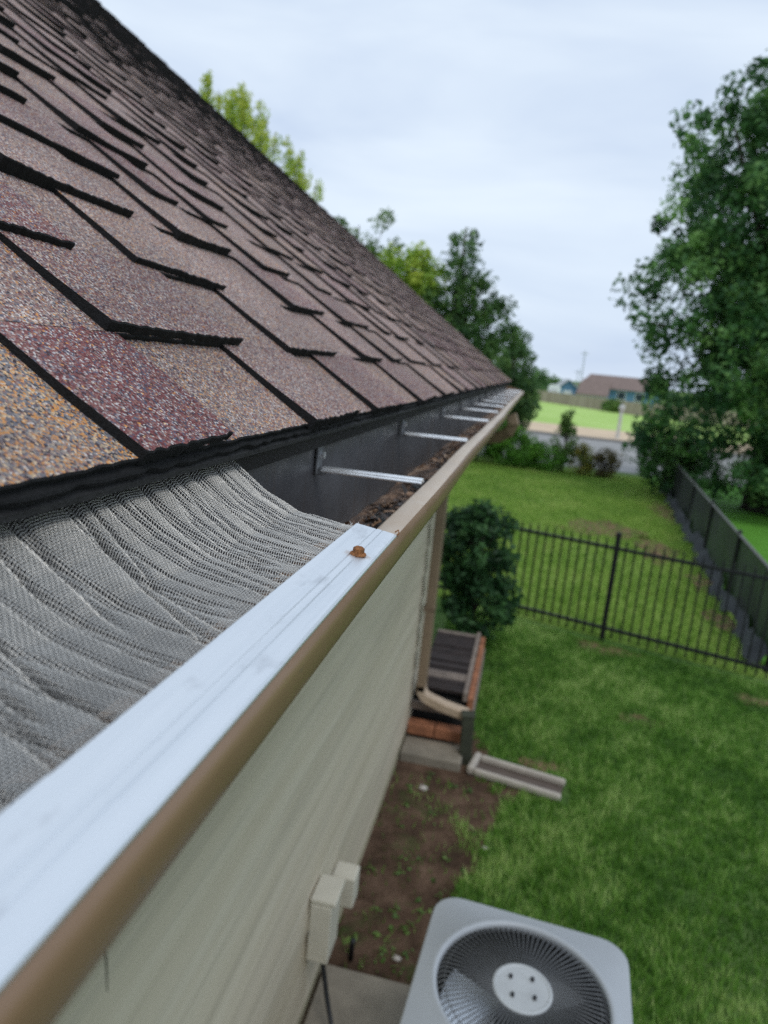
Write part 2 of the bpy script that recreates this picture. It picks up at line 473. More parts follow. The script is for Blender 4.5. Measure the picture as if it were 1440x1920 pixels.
roof = MB()
rr = random.Random(21)
EXPO = .124
def layer(y0, y1, u0, u1, hb, ht, hfloor, tint, jit, seg, skew=0.0, curl=0.0, left=True, right=True, tap=0.0, cut=False):
    n = max(1, int((y1 - y0)/seg))
    rows = 4
    vs = []
    for j in range(n + 1):
        t = j/n; y = y0 + (y1-y0)*t
        ju = rr.uniform(-jit, jit) + skew*(t - .5)
        jh = rr.uniform(-jit, jit)*.5 + curl*(1 - .6*sin(pi*t))
        yb = y + (tap*(1 - 2*t))
        vs.append(RP(yb, u0 + ju + .0012, hfloor))
        vs.append(RP(yb, u0 + ju, hb + jh - .0012))
        vs.append(RP(yb, u0 + ju + .0012, hb + jh))
        vs.append(RP(y, u0 + (u1-u0)*.45, hb + (ht-hb)*.45 + jh*.25))
        vs.append(RP(y, u1, ht))
    m = 5
    top, edge = [], []
    for j in range(n):
        a, b = j*m, (j+1)*m
        edge.append((a, b, b+1, a+1)); edge.append((a+1, b+1, b+2, a+2))
        top.append((a+2, b+2, b+3, a+3)); top.append((a+3, b+3, b+4, a+4))
    base = len(roof.v)
    roof.v.extend(vs)
    for f in top: roof.f.append([i+base for i in f]); roof.t.append(tint); roof.m.append(1 if cut else 0)
    for f in edge: roof.f.append([i+base for i in f]); roof.t.append(tint); roof.m.append(1)
    # cut sides
    for j, on in ((0, left), (n, right)):
        if not on: continue
        b = len(roof.v)
        q = [vs[j*m+k] for k in range(5)]
        fl = [RP(q[3][1], u0 + (u1-u0)*.45, hfloor*.6), RP(q[4][1], u1, -.002)]
        roof.v.extend(q + fl)
        for f in ((0, 1, 2, 3, 5), (5, 3, 4, 6)):
            roof.f.append([b+i for i in f]); roof.t.append(tint); roof.m.append(1)
# deck under the shingles, then the starter strip and each course
near = {0: [(-.32, -.1), (.03, .19), (.385, .525), (.72, .925)],
        1: [(-.25, -.02), (.10, .30), (.51, .765), (.905, 1.15)],
        2: [(-.1, .12), (.40, .605), (.72, .925), (1.2, 1.4)],
        3: [(.0, .22), (.36, .52), (.64, .86), (.98, 1.18), (1.3, 1.47)]}
tints = {0: {2: .16, 3: .42}, 1: {2: .36, 3: .5}}
layer(Y0, Y1, -.0045, .06, .0030, .001, -.011, .05, .0016, .012, cut=True)
ncourse = int(RIDGE_U/EXPO)
for i in range(ncourse):
    u = i*EXPO
    seg = .006 if i < 4 else (.025 if i < 10 else .05)
    # base laminate, one shingle (about a metre) at a time
    y = Y0 - rr.uniform(0, .9)
    if i == 0: y = -1.55
    while y < Y1:
        L = 1.0
        a, b = max(Y0, y), min(Y1, y + L - .002)
        if b > a:
            if i == 0 and a <= .3 <= b: tt = .90
            elif i == 0 and a <= .6 <= b: tt = .66
            else: tt = rr.choice((.45, .5, .55, .60, .64, .55))
            layer(a, b, u + rr.uniform(-.002, .002), u + EXPO + .012, .0085, .003, 0.0, tt, .0008, seg*1.4, 0, 0, False, False)
        y += L
    # dragon teeth
    if i in near:
        tabs = list(near[i]); y = tabs[-1][1] + rr.uniform(.09, .2)
    else:
        tabs = []; y = Y0 + rr.uniform(0, .3)
    while y < Y1 - .05:
        wd = rr.choice((.10, .13, .16, .2, .24)) + rr.uniform(-.015, .015)
        tabs.append((y, min(y + wd, Y1)))
        y += wd + rr.choice((.09, .12, .16, .2)) + rr.uniform(-.015, .015)
    for k, (a, b) in enumerate(tabs):
        if b <= Y0: continue
        tt = tints.get(i, {}).get(k)
        if tt is None: tt = rr.choice((.24, .3, .34, .42, .5, .55, .60, .66, .74))
        far = i > 9
        layer(a, b, u - .003 + rr.uniform(-.003, .003), u + EXPO + .010, .0164, .0078, .004, tt, .0006 if far else .0013, seg,
              rr.uniform(-.010, .010), rr.uniform(0, .003) if far else rr.uniform(-.0005, .0035), True, True, rr.uniform(-.002, .007))
# ridge caps and the rear slope
xr, _, zr = RP(0, RIDGE_U)
b0 = len(roof.v)
roof.v.extend([(xr, Y0, zr), (xr, Y1, zr), (xr - 4.2, Y1, zr - 3.066), (xr - 4.2, Y0, zr - 3.066), RP(Y0, 0, -.001), RP(Y1, 0, -.001)])
roof.f += [[b0, b0+1, b0+2, b0+3], [b0+4, b0+5, b0+1, b0]]; roof.t += [.5, .5]; roof.m += [0, 1]
y = Y0
while y < Y1:
    e = min(y + .24, Y1)
    roof.add([(xr+.15, y, zr-.085), (xr, y, zr+.036), (xr-.15, y, zr-.085), (xr+.15, e, zr-.095), (xr, e, zr+.022), (xr-.15, e, zr-.095)],
             [(0, 3, 4, 1), (1, 4, 5, 2), (0, 1, 2)], rr.choice((.2, .5, .6)), 0)
    y += .2
hpart(roof, 'roof', [M['shingle'], M['asphalt_edge']])

# sheathing edge + black drip edge behind the gutter
mb = MB()
mb.extrude_y([(XE - .02, ZE + .010), (XE + .004, ZE - .0065), (XE + .004, ZE - .010), (XE - .010, ZE - .013), (XE - .012, ZE - .030), (XE - .016, ZE - .030), (XE - .03, ZE - .004)], np.linspace(Y0, Y1, 30), closed=True)
hpart(mb, 'drip_edge', M['flashing'])
XF = -.256
mb = MB(); mb.box((XF - .022, Y0, ZC - .31), (XF, Y1 - .02, ZC - .098)); hpart(mb, 'fascia', M['brown_paint'])
XW, YW, ZG = -.642, 5.68, 0.0
mb = MB(); mb.box((XW, Y0, ZC - .31), (XF - .0225, Y1 - .05, ZC - .298)); hpart(mb, 'soffit', M['soffit'])
# rake boards on the gable end
mb = MB()
def rk(u, h, y): return RP(y, u, h)
for yy in (Y1 - .03,):
    vs = [rk(-.0, -.012, yy), rk(RIDGE_U, -.012, yy), rk(RIDGE_U, -.16, yy), rk(.0, -.16, yy)]
    vs2 = [(a, b - .022, c) for a, b, c in vs]
    mb.add(vs + vs2, [(0, 1, 2, 3), (7, 6, 5, 4), (0, 4, 5, 1), (1, 5, 6, 2), (2, 6, 7, 3), (3, 7, 4, 0)])
hpart(mb, 'rake_board', M['rake'])
# lap siding, long wall then gable wall
mb = MB()
prof = []
LAP = .205
z = .16
while z < ZC - .30:
    zt = min(z + LAP, ZC - .299)
    prof += [(XW + .013, z), (XW + .014, z + .004), (XW + .001, zt)]
    z += LAP
ys = np.linspace(Y0, YW, 60)
mb.extrude_y(prof, ys, wob=lambda y: (.003*sin(y*2.1 + .4) + .0015*sin(y*5.3), 0))
zt = ZC - .299
mb.add([(XW, YW, .16), (XW - 7.8, YW, .16), (XW - 7.8, YW, zt), (XW - 3.9, YW, zt + 2.9), (XW, YW, zt)], [(0, 1, 2, 3, 4)])
mb.add([(XW, Y0, .16), (XW - 7.8, Y0, .16), (XW - 7.8, Y0, zt), (XW - 3.9, Y0, zt + 2.9), (XW, Y0, zt)], [(4, 3, 2, 1, 0)])
mb.add([(XW - 7.8, Y0, .16), (XW - 7.8, YW, .16), (XW - 7.8, YW, zt), (XW - 7.8, Y0, zt)], [(0, 1, 2, 3)])
hpart(mb, 'wall', M['siding'])
mb = MB(); mb.box((XW - 7.79, Y0, 0), (XW + .001, YW - .01, .165)); hpart(mb, 'foundation', plain('foundation_paint', (.40, .36, .24), .85, 0, .2, 9))
mb = MB(); mb.box((XW - .09, YW - .08, .15), (XW + .018, YW + .016, ZC - .30)); hpart(mb, 'corner_board', M['brown_paint'])

# ------------------------------------------------------------------ gutter
GY0, GY1 = -1.2, 6.35
gutter = empty('gutter', (-.17, 2.4, ZC - .25), 'tan aluminium gutter with dark inside running along the roof eave', 'gutter')
GI = Matrix.Translation((-.17, 2.4, ZC - .25)).inverted()
def gpart(o):
    o.parent = gutter; o.matrix_parent_inverse = GI; return o
def wob(y): return (.0012*sin(y*3.1) + .0008*sin(y*7.7 + 1), .0015*sin(y*1.7 + .5))
ys = np.concatenate((np.linspace(GY0, 1.5, 70), np.linspace(1.55, GY1, 40)))
Z = ZC
inner = [(-.2525, Z-.099), (-.2525, Z-.245), (-.246, Z-.252), (-.176, Z-.252), (-.168, Z-.246), (-.160, Z-.225), (-.140, Z-.200), (-.118, Z-.183), (-.1065, Z-.166), (-.1035, Z-.152), (-.1035, Z-.1455)]
lipo = [(-.1035, Z-.1455), (-.115, Z-.1455), (-.1165, Z-.1435), (-.1160, Z-.1405), (-.113, Z-.1388), (-.100, Z-.1392), (-.0955, Z-.1402), (-.0927, Z-.1430), (-.0918, Z-.1475), (-.0918, Z-.1570), (-.0932, Z-.1625), (-.0975, Z-.170), (-.109, Z-.186),
        (-.131, Z-.203), (-.152, Z-.228), (-.163, Z-.252), (-.172, Z-.2555), (-.248, Z-.2555), (-.255, Z-.248), (-.255, Z-.099), (-.2525, Z-.099)]
mb = MB()
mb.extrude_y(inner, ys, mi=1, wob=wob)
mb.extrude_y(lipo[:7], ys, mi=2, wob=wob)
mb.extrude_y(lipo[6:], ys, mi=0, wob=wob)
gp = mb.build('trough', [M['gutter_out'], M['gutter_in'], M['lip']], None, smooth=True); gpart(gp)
mb = MB()
capp = [(-.255, Z-.10)] + inner[1:] + [(-.0925, Z-.14)]
for yy in (GY1, ):
    vs = [(x, yy, z) for x, z in capp] + [(x, yy + .003, z) for x, z in capp]; n = len(capp)
    mb.add(vs, [tuple(range(n)), tuple(range(n, 2*n))[::-1]] + [(k, (k+1) % n, n + (k+1) % n, n + k) for k in range(n)])
gpart(mb.build('end_cap', M['gutter_out']))
def hanger_at(y, first=None):
    if first is None:
        h = empty('hanger', (-.25, y, ZC - .137), None, None); gpart(h)
        m1 = MB()
        prof = [(.011, .002), (.020, .0035), (.132, .0025), (.137, .001), (.137, -.0015), (.020, 0.0), (.011, -.002)]
        # arm: a shallow rounded channel
        for (w0, w1, dz) in ((-.0105, -.006, 0), (-.006, .006, .0026), (.006, .0105, 0)):
            m1.box((.008, w0, -.002 + dz), (.1335, w1, .0015 + dz))
        a = m1.build('arm', M['hanger'], h, bevel=.0012)
        m2 = MB()
        m2.box((.0005, -.0095, -.006), (.0045, .0095, .033)); m2.box((.0045, -.0085, -.006), (.012, .0085, -.0015))
        t = m2.build('bracket', M['grey_hanger'], h, bevel=.0015)
        m3 = MB()
        for k in range(6):
            pass
        m3.tube([(.0045, 0, .018), (.0095, 0, .018)], .0048, 6)
        s = m3.build('screw_head', M['hanger'], h)
        return h
    h = first.copy(); COL.objects.link(h); h.parent = gutter; h.matrix_parent_inverse = GI
    h.location = (-.25, y, ZC - .137)
    for ch in first.children:
        c = ch.copy(); COL.objects.link(c); c.parent = h
    return h
h0 = hanger_at(.84)
for y in (1.41, 2.04, 2.55, 3.0, 3.45, 3.9, 4.4, 4.9, 5.4, 5.9, 6.2): hanger_at(y, h0)

# wet leaf litter and a little standing water in the gutter
N = 1300
ly = rng.uniform(.62, 3.2, N)**1.0; lx = rng.normal(-.196, .020, N).clip(-.236, -.172)
keep = (np.sin(ly*7.3) + np.sin(ly*3.1 + 1) + rng.normal(0, .7, N)) > -.5
ly, lx = ly[keep], lx[keep]; N = len(ly)
ang = rng.uniform(0, 6.28, N); ln = rng.uniform(.008, .026, N); wd = ln*rng.uniform(.3, .6, N)
cz = ZC - .250 + .012 + .245*(lx + .236)+ rng.uniform(.003, .010, N)
dx, dy = np.cos(ang), np.sin(ang); tl = rng.normal(0, .35, N); t2 = rng.normal(0, .3, N)
P = np.empty((N, 4, 3), dtype=np.float32)
for k, (a, b) in enumerate(((-1, 0), (0, -1), (1, 0), (0, 1))):
    P[:, k, 0] = lx + (dx*a*ln - dy*b*wd)*.5
    P[:, k, 1] = ly + (dy*a*ln + dx*b*wd)*.5
    P[:, k, 2] = cz + (a*tl*ln + b*t2*wd)*.5 + (.002 if k % 2 else 0)
lm = NT('rotting_leaves'); lm.set(color=lm.ramp(lm.attr(), [(0, (.02, .014, .011)), (.4, (.09, .05, .03)), (.7, (.26, .14, .07)), (1, (.50, .37, .26))]), rough=.45)
o = arr_mesh('leaf_litter', P.reshape(-1, 3), np.arange(N*4).reshape(N, 4), lm.m, None, rng.uniform(0, 1, N)**1.6)
tag(o, 'wet brown rotting leaves lying along the gutter bottom', 'leaf litter', kind='stuff')
mb = MB()
sl_prof = [(-.252, Z-.243), (-.24, Z-.238), (-.21, Z-.231), (-.185, Z-.226), (-.165, Z-.222), (-.1575, Z-.2235)]
mb.extrude_y(sl_prof, np.linspace(.3, 5.9, 260), wob=lambda y: (0, .0018*sin(y*9) + .0014*sin(y*23) + .001*sin(y*61)))
sm = NT('gutter_sludge'); sm.set(color=sm.ramp(sm.noise(26, 7, .7, sm.obj((1, .6, 1))), [(.3, (.03, .02, .016)), (.44, (.09, .058, .042)), (.54, (.30, .185, .12)), (.66, (.62, .47, .34))]), rough=sm.ramp(sm.noise(13, 3), [(.45, .12), (.6, .6)])); sm.bump(sm.noise(60, 5, .6), .5, .004)
tag(mb.build('sludge', sm.m, None, smooth=True), 'dark wet sludge in the gutter bottom', 'sludge', kind='stuff')
wm = NT('water'); wm.set(color=(.03, .03, .032), rough=.04, spec=.8); wm.bump(wm.noise(40, 2), .05, .002)
mb = MB()
for (cy, ry, rx) in ((1.02, .085, .024), (1.34, .07, .02), (1.72, .1, .02)):
    pts = blob(-.186, cy, rx, ry, 40, .3)
    mb.add([(x, y, ZC - .2225 + .22*(x + .183)*.0) for x, y in pts], [tuple(range(len(pts)))])
tag(mb.build('water', wm.m), 'puddles of still rainwater in the gutter bottom', 'water', kind='structure')

# ------------------------------------------------------------------ gutter guard: woven screen + aluminium rail + rusty screw
guard = empty('gutter_guard', (-.17, .2, ZC - .12), 'fine steel mesh gutter guard with bright aluminium rail and rusty screw', 'gutter guard')
GG = Matrix.Translation((-.17, .2, ZC - .12)).inverted()
def ggpart(o):
    o.parent = guard; o.matrix_parent_inverse = GG; return o
GYE = .560
RG2 = np.random.default_rng(5)
GROOVES = []
yk = -.06
while yk < .60:
    GROOVES.append((yk, RG2.uniform(1.7, 3.4)*1e-3, RG2.uniform(1.1, 1.9)*1e-3, RG2.uniform(0, 6.28), RG2.uniform(.003, .009), RG2.uniform(.004, .040), RG2.uniform(-.35, .3), RG2.uniform(.75, 1.3)))
    yk += RG2.choice((.0045, .0055, .0075, .0095, .0125))*RG2.uniform(.85, 1.2)
def ripple(s, y):
    """narrow creases running from the shingles down to the rail, in loose bundles, wandering a little"""
    h = np.zeros_like(y)
    for (y0, dep, sg, ph, am, sk, s0, s1) in GROOVES:
        c = y0 + am*np.sin(s*4.2 + ph) + sk*s
        d = np.abs(y - c)
        k = d < 4*sg
        if k.any():
            fade = np.clip((s - s0)/.12, 0, 1)*np.clip((s1 - s)/.12, 0, 1)
            h = h - np.where(k, fade*dep*np.exp(-(d/sg)**2*.5), 0)
    env = np.clip(s/.05, 0, 1)*np.clip(.9 + (y - .14)/.25, .9, 1.1)
    return env*(h + .0004*np.sin(y*2*np.pi/.031 + 2*np.sin(s*3 + y*21)))
PX = np.array([-.10, 0.0, .10, .25, .46, .69, .83, .97, 1.1]); PZ1 = np.array([-.1345, -.1345, -.1335, -.1315, -.1290, -.1165, -.1035, -.0900, -.082])
PZ0 = np.array([-.1345, -.1345, -.1330, -.1295, -.1220, -.1085, -.0990, -.0890, -.082])
def screen_pos(s, y):
    """s: 0 at the rail .. 1 under the first shingle course"""
    x = -.121 + s*(-.247 + .121)
    k = np.clip((y - .15)/(GYE - .15), 0, 1)**1.3
    z = np.interp(s, PX, PZ0)*(1 - k) + np.interp(s, PX, PZ1)*k + ripple(s, y) + .0009*np.sin(y*13)*np.sin(np.pi*np.clip(s, 0, 1))
    return x, y + 0*s, ZC + z
def wires():
    V = []; F = []; base = 0
    pitch = .00175; rad = .00030; crimp = .00024
    def lay(P, side, upv):
        nonlocal base
        n = len(P)
        A = P + side*rad; B = P - side*rad*.5 + upv*rad*.87; C = P - side*rad*.5 - upv*rad*.87
        V.append(np.stack((A, B, C), 1).reshape(-1, 3))
        i = np.arange(n - 1)*3 + base
        for a, b in ((0, 1), (1, 2), (2, 0)):
            F.append(np.stack((i + a, i + 3 + a, i + 3 + b, i + b), 1))
        base += 3*n
    ys = np.arange(-.02, GYE, pitch)
    ss = np.linspace(-.02, 1.0, 92)
    for k, y in enumerate(ys):
        yv = np.full_like(ss, y)
        x, y2, z = screen_pos(ss, yv)
        z = z + crimp*np.cos(np.pi*(ss*.1327/pitch) + np.pi*(k % 2))
        P = np.stack((x, y2, z), 1)
        lay(P, np.array([0., 1, 0]), np.array([.2, 0, .98]))
    nx = int(.1327/pitch)
    yy = np.linspace(-.02, GYE, 640)
    for k in range(nx + 1):
        s = np.full_like(yy, k*pitch/.1327 - .0)
        x, y2, z = screen_pos(s, yy)
        z = z - crimp*np.cos(np.pi*(yy/pitch) + np.pi*(k % 2))
        P = np.stack((x, y2, z), 1)
        lay(P, np.array([.94, 0, -.34]), np.array([.34, 0, .94]))
    # loose frayed strands at the cut corner
    for k in range(7):
        s = .01 + .016*k; x, y2, z = screen_pos(np.array([s]), np.array([GYE]))
        t = np.linspace(0, 1, 8); r = rng.normal(0, 1, 3)
        P = np.stack((x + .002*t*r[0], y2 + (.001 + .003*abs(r[1]))*t, z + (.0018*abs(r[2]))*t**2), 1)
        lay(P, np.array([1., 0, 0]), np.array([0, 0, 1.]))
    return np.concatenate(V), np.concatenate(F)
wv, wf = wires()
o = arr_mesh('mesh_screen', wv, wf, M['wire'], None, None, None, True); ggpart(o)
def rail(y0, y1, lift):
    mb = MB()
    z = -.1328 + lift
    prof = [(-.1290, z-.0012), (-.1290, z+.0004), (-.1282, z+.0010), (-.1122, z+.0002), (-.1115, z-.0003), (-.1108, z+.0004), (-.1066, z+.0002), (-.1060, z-.0003), (-.1054, z+.0002), (-.0955, z-.0006), (-.0942, z-.0014), (-.0942, z-.0026), (-.0954, z-.0026), (-.1275, z-.0012)]
    prof = [(x, q - .0035*(x + .129)/.0345) for x, q in prof]
    mb.extrude_y([(x, ZC + q) for x, q in prof], np.linspace(y0, y1, 24), closed=True, wob=lambda y: (.0004*sin(y*9), .0004*sin(y*6.3)))
    return ggpart(mb.build('rail', M['rail'], None))
rail(.166, GYE, 0.0); rail(-1.0, .172, .0005)
mb = MB()
mb.lathe([(0.0, 0), (.0056, 0), (.0060, .0004), (.0058, .0011), (.0048, .0016), (.0040, .0018)], 24)
hexp = [(.0042*cos(pi/3*k), .0042*sin(pi/3*k)) for k in range(6)]
mb.add([(x, y, .0015) for x, y in hexp] + [(x*.98, y*.98, .0050) for x, y in hexp] + [(x*.82, y*.82, .0056) for x, y in hexp] + [(x*.6, y*.6, .0049) for x, y in hexp],
       [(k, (k+1) % 6, 6+(k+1) % 6, 6+k) for k in range(6)] + [(6+k, 6+(k+1) % 6, 12+(k+1) % 6, 12+k) for k in range(6)] + [(12+k, 12+(k+1) % 6, 18+(k+1) % 6, 18+k) for k in range(6)] + [tuple(18+k for k in range(6))], mi=0)
o = mb.build('screw', [M['rust'], M['rust_dark']], None)
o.location = (-.1065, .476, ZC - .1348); o.rotation_euler = (R(3), R(4), R(12)); ggpart(o)
o['label'] = 'rusty hex head screw'
# thin stalk hanging under the gutter lip, and a curl of rust at the rail's corner
mb = MB(); mb.tube([(-.119, .191, ZC - .196), (-.1195, .191, ZC - .210), (-.119, .1915, ZC - .226)], [.0005, .0004, .0002], 5)
tag(mb.build('dry_stalk', M['bark']), 'thin dark stalk hanging from underneath the tan gutter', 'stalk')
mb = MB(); mb.tube([(-.0965, .563, ZC - .1358), (-.0945, .566, ZC - .1345), (-.0935, .5645, ZC - .1365), (-.0940, .560, ZC - .1372)], .0006, 6)
tag(mb.build('rust_curl', M['rust']), 'tiny rusty metal curl on the gutter lip at the corner of the rail', 'metal scrap')

# ------------------------------------------------------------------ downspout
ds = empty('downspout', (-.59, 5.55, .1), 'brown downspout at the house corner with tan bottom elbow', 'downspout')
DI = Matrix.Translation((-.59, 5.55, .1)).inverted()
def dpart(o): o.parent = ds; o.matrix_parent_inverse = DI; return o
def rect_pipe(mb, pts, wx, wy):
    rings = []
    pts = [Vector(p) for p in pts]
    for i, p in enumerate(pts):
        d = (pts[min(i+1, len(pts)-1)] - pts[max(i-1, 0)]).normalized()
        b = Vector((0, 1, 0)); a = b.cross(d).normalized()
        c = .008
        rings.append([p + a*u + b*v for u, v in ((-wx+c, -wy), (wx-c, -wy), (wx, -wy+c), (wx, wy-c), (wx-c, wy), (-wx+c, wy), (-wx, wy-c), (-wx, -wy+c))])
    vs = [q for r in rings for q in r]; n = 8
    fs = [(i*n+k, i*n+(k+1) % n, (i+1)*n+(k+1) % n, (i+1)*n+k) for i in range(len(pts)-1) for k in range(n)]
    fs += [tuple(range(n))[::-1], tuple((len(pts)-1)*n+k for k in range(n))]
    mb.add(vs, fs)
DY, DX = 5.22, -.562
mb = MB(); rect_pipe(mb, [(DX, DY, .44), (DX, DY, ZC - .62)], .036, .05); dpart(mb.build('pipe', M['pipe']))
mb = MB(); rect_pipe(mb, [(DX, DY, ZC - .60), (DX + .01, DY, ZC - .55), (DX + .05, DY, ZC - .50), (-.20, DY - .42, ZC - .42), (-.13, DY - .52, ZC - .37), (-.105, DY - .55, ZC - .31), (-.13, DY - .55, ZC - .256)], .036, .05); dpart(mb.build('upper_elbow', M['pipe']))
mb = MB(); rect_pipe(mb, [(DX, DY, .48), (DX + .005, DY, .43), (DX + .03, DY - .005, .395), (DX + .07, DY - .015, .378), (-.36, DY - .07, .365), (-.17, DY - .11, .35)], .036, .05); dpart(mb.build('bottom_elbow', M['pipe_light']))
for zz in (1.1, 2.0):
    mb = MB(); mb.box((DX - .05, DY - .053, zz), (DX + .039, DY + .053, zz + .03)); dpart(mb.build('strap', M['brown_paint'], bevel=.002))

# ------------------------------------------------------------------ slatted well cover with brick rim
cv = empty('slatted_cover', (-.37, 5.75, 0), 'low box with dark slatted top and orange brick rim beside the house corner', 'slatted cover')
CI = Matrix.Translation((-.37, 5.75, 0)).inverted()
def cpart(o): o.parent = cv; o.matrix_parent_inverse = CI; return o
ax, bx, ay, by, zt = -.63, -.19, 5.34, 6.75, .40
mb = MB(); mb.box((ax, ay + .02, .0), (bx - .03, by, zt - .09)); cpart(mb.build('shade_block', M['hollow']))  # solid block painted near black as the shade under the slats
n = 19
for k in range(n):
    y = ay + .05 + k*(by - ay - .08)/n
    mb = MB(); mb.box((ax + .01, y, zt - .03 + random.uniform(-.006, .006)), (bx - .05, y + .055, zt + random.uniform(-.006, .010)), 0)
    cpart(mb.build('slat', M['slat'] if k not in (3, 4, 18) else M['slat_pale'], bevel=.004))
mb = MB(); mb.box((bx - .048, ay, zt - .06), (bx - .012, by, zt + .015)); cpart(mb.build('rail', M['slat_pale'], bevel=.005))
mb = MB()
for k in range(8):
    y = ay + k*(by - ay)/8
    mb.box((bx - .008, y + .004, zt - .14), (bx + .038, y + (by - ay)/8 - .008, zt - .02 + random.uniform(-.006, .006)))
cpart(mb.build('brick_rim', M['brick'], bevel=.006))
mb = MB(); mb.box((ax, ay - .09, .25), (bx - .06, ay - .045, .31)); cpart(mb.build('front_board', M['slat_pale'], bevel=.004))
mb = MB()
for k in range(2):
    mb.box((ax + k*.22, ay - .22, .10), (ax + k*.22 + .212, ay - .11, .185))
cpart(mb.build('front_bricks', M['brick'], bevel=.006))
mb = MB(); mb.box((ax, ay - .48, .0), (bx + .02, ay - .225, .085)); cpart(mb.build('kerb_block', M['concrete'], bevel=.01))
mb = MB(); mb.box((bx + .0, ay, 0), (bx + .05, by, zt - .145)); cpart(mb.build('side_wall', M['slat_pale']))

# short post and splash trough
mb = MB(); mb.box((-.055, -.045, 0), (.035, .045, .40)); mb.box((-.062, -.052, .40), (.042, .052, .415))
o = mb.build('post', M['post_green'], bevel=.006); o.location = (-.135, 5.02, 0); o.rotation_euler = (0, R(-3), R(8))
tag(o, 'short dark mossy post in front of the slatted box', 'post')
st = empty('splash_trough', (-.05, 4.96, 0), 'pale open splash trough lying on the grass below the downspout', 'splash trough')
mb = MB()
L = .64
rot = Matrix.Rotation(R(-11), 3, 'Z')
mb.box((0, -.13, .02), (L, -.088, .075), rot=rot); mb.box((0, .078, .02), (L, .12, .075), rot=rot); mb.box((-.05, -.13, .02), (0, .12, .083), rot=rot)
a = mb.build('rim', M['splash'], st, bevel=.016)
mb = MB(); mb.box((-.04, -.12, .012), (L - .01, .11, .022), rot=rot); mb.build('floor', plain('trough_floor', (.11, .085, .07), .8), st)

# ------------------------------------------------------------------ disconnect box on the wall
bxr = empty('disconnect_box', (XW + .011, 2.5, .5), 'cream electrical box with open side flap on the wall above the slab', 'electrical box')
BI = Matrix.Translation((XW + .011, 2.5, .5)).inverted()
def bpart(o): o.parent = bxr; o.matrix_parent_inverse = BI; return o
xw = XW + .012
mb = MB(); mb.box((xw, 2.50, .42), (xw + .095, 2.66, .70)); bpart(mb.build('enclosure', M['cream_box'], bevel=.008))
mb = MB(); mb.box((xw, 2.50, .702), (xw + .11, 2.66, .725)); bpart(mb.build('rain_lid', M['cream_box'], bevel=.005))
mb = MB(); mb.box((xw + .0, 2.86, .40), (xw + .115, 2.97, .56)); mb.box((xw, 2.662, .52), (xw + .04, 2.858, .56)); bpart(mb.build('outlet_box', M['cream_box'], bevel=.008))
mb = MB(); mb.tube([(xw + .06, 2.56, .42), (xw + .065, 2.56, .36), (xw + .10, 2.54, .22), (xw + .16, 2.46, .12), (xw + .30, 2.36, .10), (xw + .40, 2.3, .2)], .011, 8); bpart(mb.build('cable', M['cable'], None, True))
mb = MB(); mb.tube([(xw + .06, 2.56, .425), (xw + .06, 2.56, .395)], .018, 10); bpart(mb.build('cable_gland', M['cream_box']))
mb = MB(); mb.tube([(-.52, 2.98, 0.0), (-.52, 2.98, .11), (-.515, 2.975, .13)], .014, 8)
tag(mb.build('pipe_stub', M['cable'], None, True), 'short black pipe stub rising from the soil by the slab', 'pipe')

# ------------------------------------------------------------------ condenser
AX, AY, AH = .225, 2.115, .90
S = .362
ac = empty('air_conditioner', (AX, AY, .075), 'grey outdoor air conditioner condenser with round fan grille on top', 'air conditioner', None, R(-4))
H = AH - .075
def rsq(s, r, n=12):
    pts = []
    for cx, cy, a0 in ((s-r, s-r, 0), (-s+r, s-r, 90), (-s+r, -s+r, 180), (s-r, -s+r, 270)):
        for k in range(n):
            a = R(a0 + 90*k/(n-1)); pts.append((cx + r*cos(a), cy + r*sin(a)))
    return pts
mb = MB()
rg = rsq(S - .012, .09); n = len(rg)
zs = [0, .03] + [.03 + i*(H - .10)/60 for i in range(1, 61)] + [H - .05]
vs = []
for i, zz in enumerate(zs):
    k = 1.0 if i < 2 or i > 60 else (1.0 if i % 2 else .982)
    vs += [(x*k, y*k, zz) for x, y in rg]
fs = [(i*n+k, i*n+(k+1) % n, (i+1)*n+(k+1) % n, (i+1)*n+k) for i in range(len(zs)-1) for k in range(n)]
mb.add(vs, fs); mb.build('cabinet', M['ac_paint'], ac)
RG = .288
mb = MB()
n = 120; outer = []; circ = []
for k in range(n):
    a = 2*pi*k/n; c, q = cos(a), sin(a); rc = .10; lo, hi = 0, 1.0
    for _ in range(30):
        m_ = (lo + hi)/2; X, Yy = abs(c*m_), abs(q*m_)
        ex, ey = max(0, X - (S - rc)), max(0, Yy - (S - rc))
        if math.hypot(ex, ey) < rc: lo = m_
        else: hi = m_
    outer.append((c*lo, q*lo)); circ.append((c, q))
rows = [[(x*.99, y*.99, H - .055) for x, y in outer], [(x, y, H - .05) for x, y in outer], [(x, y, H - .012) for x, y in outer], [(x*.992, y*.992, H - .003) for x, y in outer], [(x*.975, y*.975, H) for x, y in outer],
        [(c*(RG+.030), s*(RG+.030), H + .004) for c, s in circ], [(c*(RG+.018), s*(RG+.018), H + .013) for c, s in circ], [(c*(RG+.006), s*(RG+.006), H + .012) for c, s in circ], [(c*RG, s*RG, H + .004) for c, s in circ], [(c*RG, s*RG, H - .012) for c, s in circ]]
vs = [p for r in rows for p in r]
mb.add(vs, [(i*n+k, i*n+(k+1) % n, (i+1)*n+(k+1) % n, (i+1)*n+k) for i in range(len(rows)-1) for k in range(n)])
mb.build('top_cover', M['ac_paint'], ac, smooth=True)
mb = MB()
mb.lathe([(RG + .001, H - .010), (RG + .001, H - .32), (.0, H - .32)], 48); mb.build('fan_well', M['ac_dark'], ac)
mb = MB()
NW = 84
